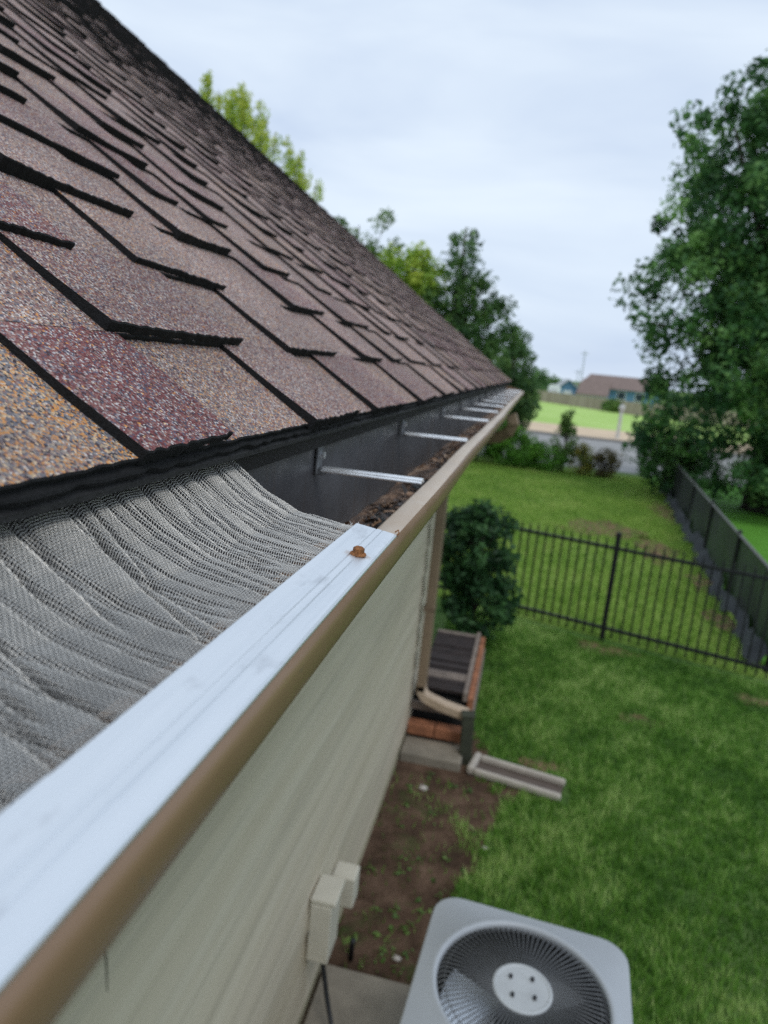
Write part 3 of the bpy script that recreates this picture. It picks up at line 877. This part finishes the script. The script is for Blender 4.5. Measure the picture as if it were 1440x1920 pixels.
for k in range(NW):
    a = 2*pi*k/NW; c, s = cos(a), sin(a)
    mb.tube([(c*.085, s*.085, H + .016), (c*.19, s*.19, H + .017), (c*.27, s*.27, H + .010), (c*(RG-.003), s*(RG-.003), H - .004)], 0.0026, 5, caps=False)
for rr_ in (.262,):
    zz = H + (.0145 if rr_ < .25 else .006)
    mb.tube([(rr_*cos(2*pi*k/72), rr_*sin(2*pi*k/72), zz) for k in range(73)], .0016, 5, caps=False)
mb.build('fan_grille', M['ac_wire'], ac, smooth=True)
mb = MB(); mb.lathe([(.07, H + .006), (.098, H + .008), (.102, H + .013), (.100, H + .020), (.092, H + .022), (.088, H + .0195), (0, H + .0195)], 48)
hub = mb.build('hub_plate', M['ac_hub'], ac)
for k in range(4):
    a = pi/4 + k*pi/2 + .18
    mb = MB(); mb.tube([(.052*cos(a), .052*sin(a), H + .0195), (.052*cos(a), .052*sin(a), H + .029)], .0075, 6); mb.build('hub_bolt', M['bolt'], hub)
mb = MB(); mb.tube([(0, 0, H - .30), (0, 0, H - .06)], .055, 24); mb.build('motor', M['ac_dark'], ac)
for k in range(3):
    a0 = R(184 + 120*k); pr = []
    mb = MB(); vs = []; nn = 10
    for i in range(nn + 1):
        for j in range(7):
            r = .075 + (RG - .095)*j/6; a = a0 + (i/nn - .5)*(1.15 - .1*(j/6))
            z = H - .10 - .05*(i/nn)
            vs.append((r*cos(a), r*sin(a), z))
    mb.add(vs, [(i*7+j, i*7+j+1, (i+1)*7+j+1, (i+1)*7+j) for i in range(nn) for j in range(6)])
    mb.build('fan_blade', M['ac_blade'], ac, smooth=True)

# ------------------------------------------------------------------ iron fence
FD = Vector((1, -.305, 0)).normalized(); FO = Vector((1.135, 8.22, 0))
fa = math.atan2(FD.y, FD.x)
fe = empty('iron_fence', FO, 'black iron fence of thin pointed pickets crossing the lawn', 'fence', rz=fa)
def fpost(x, h):
    mb = MB(); mb.box((x - .026, -.026, 0), (x + .026, .026, h)); mb.box((x - .033, -.033, h), (x + .033, .033, h + .02)); mb.box((x-.022, -.022, h + .02), (x+.022, .022, h + .035))
    mb.build('post', M['iron'], fe, bevel=.004)
for x in (-2.42, 0, 1.86): fpost(x, 1.27)
for zz in (1.10, .15):
    mb = MB(); mb.box((-2.4, -.016, zz), (1.85, .016, zz + .035)); mb.build('rail', M['iron'], fe, bevel=.003)
mb = MB(); mb.box((-.009, -.009, .06), (.009, .009, 1.19))
mb.add([(-.009, -.009, 1.19), (.009, -.009, 1.19), (.009, .009, 1.19), (-.009, .009, 1.19), (0, 0, 1.245)], [(0, 1, 4), (1, 2, 4), (2, 3, 4), (3, 0, 4)])
pk = mb.build('picket', M['iron'], fe)
xs = [(-2.42 + .1 + .1*k) for k in range(23)] + [.1*k for k in range(1, 18)]
pk.location = (xs[0], 0, 0)
for x in xs[1:]:
    c = pk.copy(); COL.objects.link(c); c.parent = fe; c.location = (x, 0, 0)

# ------------------------------------------------------------------ chain link fence with dark screening
cf0 = Vector((2.87, 8.05, 0)); cfd = Vector((.088, 1, 0)).normalized()
ca = math.atan2(cfd.y, cfd.x)
cf = empty('screened_fence', cf0, 'chain link fence with sagging dark screening running away to the big tree', 'fence', rz=ca)
for k in range(6):
    mb = MB(); mb.tube([(.02 + 2.7*k, 0, 0), (.02 + 2.7*k, 0, 1.04)], .028, 10); mb.lathe([(.034, 1.04), (.03, 1.06), (.012, 1.075), (0, 1.08)], 10, (.02 + 2.7*k, 0, 0))
    mb.build('post', M['iron'], cf)
mb = MB(); mb.tube([(0, 0, 1.0), (15, 0, 1.0)], .021, 8); mb.build('top_rail', plain('galvanised_rail', (.16, .16, .155), .5, .4), cf, True)
sm = NT('dark_screening')
v = sm.noise(4, 5, .6)
sm.set(color=sm.ramp(v, [(.3, (.007, .010, .010)), (.7, (.018, .022, .022))]), rough=.7, alpha=sm.ramp(sm.noise(1.3, 3), [(.3, .90), (.7, .98)]))
xs = np.linspace(0, 15, 120); vs = []
for x in xs:
    for j in range(8):
        t = j/7; z0 = .04 + .04*sin(x*3.1) + .03*sin(x*7.7)
        vs.append((x, -.03 - .05*sin(x*2.3)*(1-t) - .04*sin(x*5.1 + 1)*(1-t)**2, z0 + (.985 - z0)*t))
fs = [(i*8+j, (i+1)*8+j, (i+1)*8+j+1, i*8+j+1) for i in range(119) for j in range(7)]
arr_mesh('screening', vs, fs, sm.m, cf, smooth=True)
vs = []
for x in xs:
    for j in range(4):
        t = j/3
        vs.append((x, .02 + .12*t + .05*sin(x*2.9) + .05*sin(x*6.7)*t, .24 - .23*t + .06*sin(x*4.3) + .03*sin(x*11)))
fs = [(i*4+j, (i+1)*4+j, (i+1)*4+j+1, i*4+j+1) for i in range(119) for j in range(3)]
arr_mesh('loose_hem', vs, fs, plain('grey_fabric', (.034, .038, .043), .8, 0, .4, 5), cf, smooth=True)

# ------------------------------------------------------------------ foliage
def leaf_cloud(centres, radii, per, size, up=.25, tint_spread=.22, droop=0.0, flat=1.0, tints=None):
    """many small leaf quads gathered in clumps round the given centres"""
    V = []; T = []
    for k, (c, r) in enumerate(zip(centres, radii)):
        n = max(3, int(per*rng.uniform(.6, 1.3)))
        d = rng.normal(0, 1, (n, 3)); d /= np.linalg.norm(d, axis=1)[:, None]
        p = c + d*(r*rng.uniform(.15, 1, n)**.5)[:, None]*np.array([1, 1, flat])
        nm = d*.6 + rng.normal(0, .6, (n, 3)) + np.array([0, 0, up]); nm /= np.linalg.norm(nm, axis=1)[:, None]
        a = np.cross(nm, rng.normal(0, 1, (n, 3))); a /= np.linalg.norm(a, axis=1)[:, None]
        b = np.cross(nm, a)
        L = size*rng.uniform(.6, 1.35, n)[:, None]; W = L*rng.uniform(.38, .62, n)[:, None]
        a[:, 2] -= droop
        q = np.stack((p - a*L*.5, p + b*W*.5 + a*L*.05, p + a*L*.5, p - b*W*.5 + a*L*.05), 1)
        V.append(q.reshape(-1, 3))
        ct = rng.normal(.45, tint_spread) if tints is None else tints[k]
        T.append(np.clip(ct + rng.normal(0, .16, n), 0, 1))
    V = np.concatenate(V); n = len(V)//4
    return V, np.arange(n*4).reshape(n, 4), np.concatenate(T)

def limbs(mb, base, top, r0, targets, rl):
    base = Vector(base); top = Vector(top)
    mid = base.lerp(top, .5) + Vector((random.uniform(-.1, .1), random.uniform(-.1, .1), 0))*r0*3
    mb.tube([base + Vector((0, 0, -.05)), base + Vector((0, 0, .3*r0)), base.lerp(mid, .3), mid, top], [r0*1.5, r0*1.15, r0, r0*.75, r0*.2], 10)
    for t in targets:
        t = Vector(t); s = random.uniform(.25, .8)
        p = base.lerp(top, s)
        m = p.lerp(t, .5) + Vector((0, 0, .08*(t-p).length))
        mb.tube([p, m, p.lerp(t, .97)], [rl*(1.15-s), rl*.55*(1.15-s), rl*.12], 6)

def tree(name, loc, label, mat, shape, nclump, per, size, clump_r, trunk_r, trunk_h, cat='tree', group=None, **k):
    """shape: list of (cx, cy, cz, rx, ry, rz) lobes in metres, local"""
    t = empty(name, loc, label, cat, group)
    C = []; Rr = []
    tot = sum(s[3]*s[4]*s[5] for s in shape)
    for (cx, cy, cz, rx, ry, rz) in shape:
        m = max(4, int(nclump*rx*ry*rz/tot))
        d = rng.normal(0, 1, (m, 3)); d /= np.linalg.norm(d, axis=1)[:, None]
        rad = rng.uniform(.25, 1.0, m)**.42
        C.append(np.array([cx, cy, cz]) + d*rad[:, None]*np.array([rx, ry, rz]))
        Rr.append(clump_r*rng.uniform(.55, 1.35, m))
    C = np.concatenate(C); Rr = np.concatenate(Rr)
    v, f, ti = leaf_cloud(C, Rr, per, size, **k)
    arr_mesh('crown', v, f, mat, t, ti)
    mb = MB(); zt = max(s[2] + s[5]*.7 for s in shape)
    pick = [tuple(C[i]) for i in rng.choice(len(C), min(len(C), 40), False)]
    limbs(mb, (0, 0, 0), (0, 0, zt), trunk_r, pick, trunk_r*.55)
    mb.build('trunk', M['bark'], t, smooth=True)
    return t

# the big tree on the right
tree('tree', (6.1, 20.3, 0), 'large dark green broadleaf tree standing at the end of the screened fence', M['leaf_big'],
     [(.2, 0, 7.6, 3.1, 3.4, 3.5), (-2.2, -.3, 5.0, 2.15, 2.4, 1.9), (-1.5, -.2, 7.0, 2.35, 2.4, 1.8), (-1.5, 0, 8.7, 2.3, 2.2, 1.8), (-.7, 0, 10.3, 1.6, 1.6, 1.5), (-1.6, -.6, 2.3, 1.9, 2.0, 1.6), (-2.1, -.4, 1.3, 1.5, 1.5, 1.3), (1.2, 0, 5.0, 3.6, 3.4, 3.6),
      (.2, -2.4, 2.1, 2.3, 1.2, 1.6), (1.6, 0, 9.6, 2.9, 2.8, 2.8), (0, -1.5, 4.0, 3.0, 2.4, 1.8), (1.3, -1.8, 1.9, 1.7, 1.0, 1.4)],
     1150, 92, .165, .44, .30, 3, tint_spread=.30)
# under-storey bushes beneath it
tree('bush', (3.9, 21.3, 0), 'dark bush below the left edge of the big tree', M['leaf_dark'], [(0, 0, .8, .75, .8, .8), (.7, .4, 1.1, .9, .8, 1.1)], 70, 90, .13, .3, .05, .4, 'bush')
tree('bush', (7.2, 19.6, 0), 'dark bush behind the screened fence beneath the big tree', M['leaf_dark'], [(0, 0, .95, 1.9, .9, 1.05)], 120, 90, .14, .35, .05, .4, 'bush')
# trees showing over the roof slope
def plume_tree(loc, spikes, label, mat):
    t = empty('poplar_tree', loc, label, 'tree')
    C = []; Rr = []; tn = []
    mb = MB()
    mb.tube([(0, 0, -.05), (0, 0, 5), (0, 0, 9)], [.22, .15, .05], 8)
    for (x, y, z0, z1, r) in spikes:
        n = int((z1 - z0)/.22)
        mb.tube([(x*.2, y*.2, z0*.6), (x*.8, y*.8, z0), (x, y, z1)], [.05, .04, .008], 6)
        for i in range(n):
            s = i/n; rad = r*(1.15 - .95*s)
            for q in range(2):
                C.append((x + rng.normal(0, rad*.55), y + rng.normal(0, rad*.55), z0 + (z1-z0)*s)); Rr.append(.24*(1.15 - .6*s)); tn.append(min(1, .35 + .45*s + rng.normal(0, .15)))
    v, f, ti = leaf_cloud(np.array(C), np.array(Rr), 34, .11, up=.1, tints=tn, flat=1.6)
    arr_mesh('crown', v, f, mat, t, ti)
    mb.build('trunk', M['bark'], t, smooth=True)
sp_ = []
for k in range(32):
    q = -2.35 + 5.7*k/31 + rng.normal(0, .1)
    sp_.append((q, rng.normal(0, .35), 3.6 + rng.uniform(0, 1.5), 11.5 - .66*(q + 1.0) - .20*(q + .8)**2 - .25 + rng.uniform(-.55, .35), rng.uniform(.5, .75)))
plume_tree((-9.7, 24.5, 0), sp_,
           'feathery yellow green tree with upright plumes behind the upper roof edge', M['leaf_lime'])
tree('tree', (-5.4, 20.5, 0), 'sparse pale green tree peeking above the middle of the roof edge', M['leaf_mid'], [(.1, 0, 5.0, .75, .7, 1.5), (.75, 0, 5.9, .45, .4, .95), (-.5, 0, 6.0, .4, .4, .8)], 52, 55, .12, .26, .08, 3, tint_spread=.2)
tree('tree', (-3.7, 20.5, 0), 'light green rounded tree behind the roof beside the dark conifer', M['leaf_lime'], [(-.5, 0, 4.7, .85, .8, 1.3), (.3, 0, 4.7, .75, .7, 1.3), (.0, 0, 5.6, .4, .4, .5)], 130, 80, .13, .28, .1, 2.5, tint_spread=.2)
tree('conifer_tree', (-2.4, 20.5, 0), 'dark green uneven conifer rising over the roof edge', M['leaf_dark'],
     [(-.05, 0, 6.2, .42, .4, .65), (.12, 0, 5.5, .65, .5, .6), (-.3, 0, 5.0, .85, .6, .8), (.5, .1, 4.8, .7, .5, .55), (1.1, 0, 4.5, .6, .45, .38), (1.4, .1, 3.95, .62, .5, .42), (.6, 0, 3.9, 1.0, .6, .7), (-.1, 0, 3.2, 1.4, .8, .9)], 230, 62, .12, .25, .12, 3, tint_spread=.25)
tree('tree', (-1.0, 30.5, 0), 'round dark green tree beyond the far end of the gutter', M['leaf_dark'], [(0, 0, 2.5, 1.0, 1.0, 1.7), (.5, 0, 1.8, .7, .8, 1.2)], 130, 80, .15, .32, .12, 1.5)
tree('tree', (-1.6, 33, 0), 'mid green bushy tree close behind the roof corner', M['leaf_mid'], [(0, 0, 2.6, 1.2, 1.0, 2.0)], 90, 70, .16, .36, .12, 1.5)
tree('tree', (-3.2, 24.5, 0), 'tall mid green tree hidden mostly by the far roof slope', M['leaf_mid'], [(0, 0, 3.2, 1.3, 1.0, 2.0)], 90, 80, .14, .36, .12, 1.5)

# bushes where the back lawn meets the road
tree('bush', (-1.55, 23.5, 0), 'tall green bush at the left end of the back lawn', M['leaf_mid'], [(0, 0, .8, .8, .5, .95)], 80, 60, .11, .24, .04, .3, 'bush')
tree('bush', (-.55, 23.4, 0), 'bright green mounded bush between the tall bush and the sapling', M['leaf_bright'], [(0, 0, .6, .95, .6, .65), (.9, -.3, .4, .8, .5, .45), (-.2, .1, 1.0, .45, .3, .45)], 150, 70, .10, .2, .03, .3, 'bush')
tree('sapling', (1.17, 23.6, 0), 'slender green sapling standing among the bushes', M['leaf_mid'], [(0, 0, .8, .4, .35, .85), (0, 0, 1.75, .2, .2, .5)], 56, 45, .10, .17, .03, .9, 'sapling')
tree('wild_plant', (1.75, 23.3, 0), 'yellow flowering wild plant just right of the sapling', M['leaf_gold'], [(0, 0, .45, .35, .35, .5)], 44, 50, .08, .17, .02, .3, 'plant')
tree('wild_plant', (2.45, 23.3, 0), 'brownish dry wild plant standing between yellow plant and big tree', mat_leaf('dry_plant', (.08, .06, .03), (.15, .13, .05), (.30, .24, .08)), [(0, 0, .4, .42, .35, .5)], 48, 50, .08, .18, .02, .3, 'plant')

# corner shrub with dark leaves
tree('shrub', (-.33, 7.45, 0), 'dark leafy shrub against the iron fence behind the house corner', M['leaf_shrub'], [(.02, 0, 1.1, .33, .38, .45), (.05, -.05, .55, .36, .4, .45), (-.2, .1, 1.0, .35, .35, .5)], 150, 60, .075, .13, .025, .5, 'shrub', tint_spread=.2)

# weeds in the soil bed, a few pale stones
v, f, ti = leaf_cloud(np.stack((rng.uniform(-.58, .0, 40), rng.uniform(2.95, 4.75, 40), rng.uniform(.012, .03, 40)), 1), rng.uniform(.012, .06, 40), 13, .026, up=.9, flat=.5)
tag(arr_mesh('weeds', v, f, M['leaf_mid'], None, ti), 'small green weeds sprouting in the bare soil', 'weeds', kind='stuff')
def stone(x, y, r, label, m, g=None):
    mb = MB(); vs = []; n = 10
    for i in range(6):
        p = pi*i/5
        for k in range(n):
            a = 2*pi*k/n; q = r*(1 + .18*sin(3*a + i) + .1*cos(5*a))
            vs.append((q*sin(p)*cos(a), q*sin(p)*sin(a)*.8, q*.6*cos(p)))
    mb.add(vs, [(i*n+k, i*n+(k+1) % n, (i+1)*n+(k+1) % n, (i+1)*n+k) for i in range(5) for k in range(n)])
    o = mb.build('stone', m, None, smooth=True); o.location = (x, y, r*.35 + .01); tag(o, label, 'stone', g)
ms = plain('pale_stone', (.48, .44, .40), .8)
stone(-.40, 4.55, .032, 'pale round stone in front of the concrete block by the post', ms)
stone(-.30, 3.05, .022, 'small pale stone in the soil near the condenser', ms)
stone(.07, 4.05, .02, 'small pale stone on the soil edge at the grass', ms)

# ------------------------------------------------------------------ grass blades
def inside(poly, x, y):
    px = np.array([p[0] for p in poly]); py = np.array([p[1] for p in poly]); r = np.zeros(len(x), bool); j = len(poly) - 1
    for i in range(len(poly)):
        c = ((py[i] > y) != (py[j] > y)) & (x < (px[j]-px[i])*(y-py[i])/(py[j]-py[i] + 1e-12) + px[i]); r ^= c; j = i
    return r
def lown(x, y):
    return (np.sin(x*2.3 + 1.2*np.sin(y*1.7)) + np.sin(y*3.1 + 1.5*np.sin(x*2.9 + 1)) + .7*np.sin(x*7.1 + y*5.3) + .6*np.sin(x*11 - y*8.7 + 2))/3.3
def blades(n, x0, x1, y0, y1, h, wd, mat, name, label, cond=None, thin=True):
    x = rng.uniform(x0, x1, n); y = rng.uniform(y0, y1, n)
    ok = ~inside(soil_poly, x, y) | (rng.uniform(0, 1, n) < .05) | ((x > -.12) & (lown(x*3, y*3) > .25))
    ok &= ~((x < .68) & (y < 2.9)); ok &= (x > -.7) | (y > 7)
    ok &= ~((x < -.14) & (y > 4.7) & (y < 6.7)); ok &= ~((x > -.12) & (x < .62) & (abs(y - 4.96 + .19*x) < .15))
    for (a, b, ra, rb) in patches:
        d = ((x-a)/ra)**2 + ((y-b)/rb)**2
        ok &= (d > 1) | (rng.uniform(0, 1, n) < .35 + .6*np.clip(d - .2, 0, 1))
    if cond is not None: ok &= cond(x, y)
    x, y = x[ok], y[ok]; n = len(x)
    g = lown(x, y)
    hh = h*rng.uniform(.5, 1.3, n)*(1 + .30*g + .25*np.sin(x*31 + 2*np.sin(y*23))*np.sin(y*27 + 2*np.sin(x*19))); a = rng.uniform(0, 6.28, n); ln = rng.normal(0, .45, n)*hh
    b = rng.uniform(0, 6.28, n)
    P = np.empty((n, 3, 3), np.float32)
    P[:, 0] = np.stack((x - np.cos(a)*wd, y - np.sin(a)*wd, np.full(n, .0)), 1)
    P[:, 1] = np.stack((x + np.cos(a)*wd, y + np.sin(a)*wd, np.full(n, .0)), 1)
    P[:, 2] = np.stack((x + np.cos(b)*ln, y + np.sin(b)*ln, hh), 1)
    ti = np.clip(.42 + .42*g + .32*np.sin(x*23 + 3*np.sin(y*17))*np.sin(y*19 + 2*np.sin(x*13)) + rng.normal(0, .2, n), 0, 1)
    o = arr_mesh(name, P.reshape(-1, 3), np.arange(n*3).reshape(n, 3), mat, None, ti)
    tag(o, label, 'grass', kind='stuff')
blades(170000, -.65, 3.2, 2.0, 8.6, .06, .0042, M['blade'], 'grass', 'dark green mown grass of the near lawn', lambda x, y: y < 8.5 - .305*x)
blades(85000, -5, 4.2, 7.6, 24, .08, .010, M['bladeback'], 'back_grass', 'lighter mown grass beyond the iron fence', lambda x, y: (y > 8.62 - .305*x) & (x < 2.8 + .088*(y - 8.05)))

# ------------------------------------------------------------------ beyond the road
def place_wall(x0, y0, x1, y1, h, name, label, cat, mat, thick=.08):
    d = Vector((x1-x0, y1-y0, 0)); L = d.length
    t = empty(name, (x0, y0, 0), label, cat, rz=math.atan2(d.y, d.x))
    mb = MB(); n = int(L/.3)
    for k in range(n):
        mb.box((k*L/n, -thick/2 + random.uniform(-.01, .01), 0), ((k+1)*L/n - .012, thick/2, h + random.uniform(-.02, .02)), random.random())
    mb.build('boards', mat, t)
    for k in range(int(L/2.4) + 1):
        pass
    return t
fm = NT('weathered_fence_boards'); fm.set(color=fm.ramp(fm.attr(), [(0, (.30, .24, .19)), (1, (.42, .35, .29))]), rough=.85)
place_wall(-6, 98, 11.2, 74.5, 1.28, 'board_fence', 'long tan board fence along the far side of the field', 'fence', fm.m)
place_wall(11.3, 74.3, 26, 71, 1.35, 'board_fence', 'tan board fence behind the lamp post and big tree', 'fence', fm.m)

hb = empty('blue_house', (9.5, 100, 0), 'blue house with brown roof behind the far board fence', 'house', rz=R(-8))
blue = plain('blue_siding', (.10, .22, .36), .7); roofm = plain('brown_far_roof', (.20, .145, .125), .85, 0, .15, 2); white = plain('white_trim', (.72, .74, .76), .6); glass = plain('dark_window_glass', (.03, .05, .07), .15)
mb = MB(); mb.box((-3.6, -3, 0), (6.5, 3, 2.35)); mb.build('wall', blue, hb)
mb = MB(); mb.add([(-3.9, -3.5, 2.2), (6.8, -3.5, 2.2), (6.2, 0, 3.9), (-2.6, 0, 3.9), (-3.9, 3.5, 2.2), (6.8, 3.5, 2.2)], [(0, 1, 2, 3), (4, 3, 2, 5), (0, 3, 4), (1, 5, 2)])
mb.add([(-3.9, -3.5, 2.2), (6.8, -3.5, 2.2), (6.8, 3.5, 2.2), (-3.9, 3.5, 2.2)], [(0, 1, 2, 3)]); mb.build('roof', roofm, hb)
mb = MB(); mb.add([(-3.7, -6.0, 1.3), (0.3, -6.0, 1.3), (0.3, -3.01, 3.2), (-3.2, -3.01, 3.2)], [(0, 1, 2, 3)]); mb.add([(-3.7, -6.0, 1.15), (0.3, -6.0, 1.15), (0.3, -3.01, 3.05), (-3.2, -3.01, 3.05)], [(3, 2, 1, 0)]); mb.add([(-3.7, -6, 1.15), (.3, -6, 1.15), (.3, -6, 1.3), (-3.7, -6, 1.3)], [(0, 1, 2, 3)]); mb.build('porch_roof', roofm, hb)
mb = MB(); mb.box((-3.4, -5.8, 0), (.1, -3.0, 1.2)); mb.build('porch_wall', plain('pale_blue_siding', (.36, .45, .54), .7), hb)
for wx in (1.2, 3.4):
    mb = MB(); mb.box((wx, -3.06, .9), (wx + 1.1, -2.99, 2.0)); wf_ = mb.build('window', white, hb)
    mb = MB(); mb.box((wx + .08, -3.08, .98), (wx + 1.02, -3.062, 1.92)); mb.build('pane', glass, wf_)
gb = empty('small_house', (4.2, 104, 0), 'small blue gabled house left of the brown roofed house', 'house', rz=R(6))
mb = MB(); mb.box((-1.6, -2, 0), (1.5, 2, 1.6)); mb.add([(-1.6, -2, 1.6), (1.5, -2, 1.6), (-.05, -2, 2.8)], [(0, 1, 2)]); mb.build('wall', blue, gb)
mb = MB()
for sx in (-1, 1):
    e = -1.9 if sx < 0 else 1.8
    mb.add([(e, -2.3, 1.45), (-.05, -2.3, 2.95), (-.05, 2.3, 2.95), (e, 2.3, 1.45), (e, -2.3, 1.3), (-.05, -2.3, 2.8), (-.05, 2.3, 2.8), (e, 2.3, 1.3)], [(0, 1, 2, 3), (4, 5, 6, 7), (0, 1, 5, 4), (0, 3, 7, 4)])
mb.build('roof', plain('grey_white_roof', (.42, .43, .45), .8), gb)
mb = MB(); mb.box((-.6, -2.04, .5), (.5, -1.99, 1.4)); mb.build('door', white, gb)
sh = empty('white_shed', (2.25, 90, 0), 'white rounded shed above the board fence left of the houses', 'shed')
mb = MB(); mb.extrude_y([(-.72, 0), (-.72, 1.75), (-.6, 2.0), (-.3, 2.12), (.3, 2.12), (.6, 2.0), (.72, 1.75), (.72, 0)], [-1.2, 1.2], closed=True); mb.build('shell', white, sh)
mb = MB(); mb.box((-.35, -1.24, 0), (.35, -1.205, 1.6)); mb.build('door', plain('pale_door', (.55, .56, .58), .6), sh)
for x, y, h, r, lab in ((6.7, 116, 7.4, .07, 'tall thin utility pole rising above the blue house'), (5.9, 112, 4.5, .06, 'shorter thin pole left of the tall utility pole')):
    p = empty('utility_pole', (x, y, 0), lab, 'pole')
    mb = MB(); mb.tube([(0, 0, 0), (0, 0, h)], [r*1.3, r], 8); mb.build('shaft', plain('pale_pole', (.34, .37, .40), .7), p)
    mb = MB(); mb.box((-.55, -.05, h - .5), (.55, .05, h - .4)); mb.build('crossarm', plain('pale_arm', (.34, .37, .40), .7), p)
lp = empty('lamp_post', (4.75, 41.2, 0), 'pale short post with cap standing on the verge path near the big tree', 'post')
mb = MB(); mb.tube([(0, 0, 0), (0, 0, .2), (0, 0, 1.55)], [.13, .10, .085], 12); mb.build('shaft', plain('pale_grey_post', (.52, .52, .5), .7), lp)
mb = MB(); mb.lathe([(.12, 1.55), (.16, 1.6), (.15, 1.75), (.05, 1.85), (0, 1.86)], 12); mb.build('cap', plain('pale_cap', (.5, .5, .48), .7), lp)
tree('bush', (7.9, 78, 0), 'small green bush in front of the far board fence', M['leaf_mid'], [(0, 0, .55, .9, .7, .6)], 40, 60, .25, .4, .05, .3, 'bush')
tree('bush', (-.1, 84, 0), 'dark little bush at the left end of the far board fence', M['leaf_dark'], [(0, 0, .6, .55, .5, .7)], 30, 60, .22, .35, .05, .3, 'bush')
# far wood behind the field
C = []; Rr = []
for x in np.arange(-46, 5.0, .9):
    hgt = (2.6 + 1.0*sin(x*.5) + .6*sin(x*1.3 + 1))*(1 if x < 0 else max(.3, 1 - x*.1)) + .5
    for q in range(7): C.append((x + rng.normal(0, .6), 118 + rng.normal(0, 2) , rng.uniform(.3, 1)*hgt)); Rr.append(.9)
for x in np.arange(5, 70, 1.3):
    hgt = 1.9 + .6*sin(x*.6)
    for q in range(5): C.append((x + rng.normal(0, .6), 160 + rng.normal(0, 2), rng.uniform(.3, 1)*hgt)); Rr.append(.9)
v, f, ti = leaf_cloud(np.array(C), np.array(Rr), 40, .5)
tag(arr_mesh('far_wood', v, f, M['leaf_dark'], None, ti), 'low dark green wood along the horizon behind the field', 'wood', kind='stuff')

# ------------------------------------------------------------------ groups of like things
for o in bpy.data.objects:
    if o.parent is not None or 'label' not in o or o.get('kind'): continue
    k = o.name.split('.')[0]
    if k == 'stone': o['group'] = 'pale stones in the soil bed'
    elif k == 'bush': o['group'] = 'bushes in the yards and field'
    elif k == 'wild_plant': o['group'] = 'wild plants along the back lawn'
    elif k == 'utility_pole': o['group'] = 'utility poles behind the houses'
    elif k == 'board_fence': o['group'] = 'tan board fences across the field'
    elif k == 'tree' and o.location.x < 2: o['group'] = 'trees showing behind the roof'
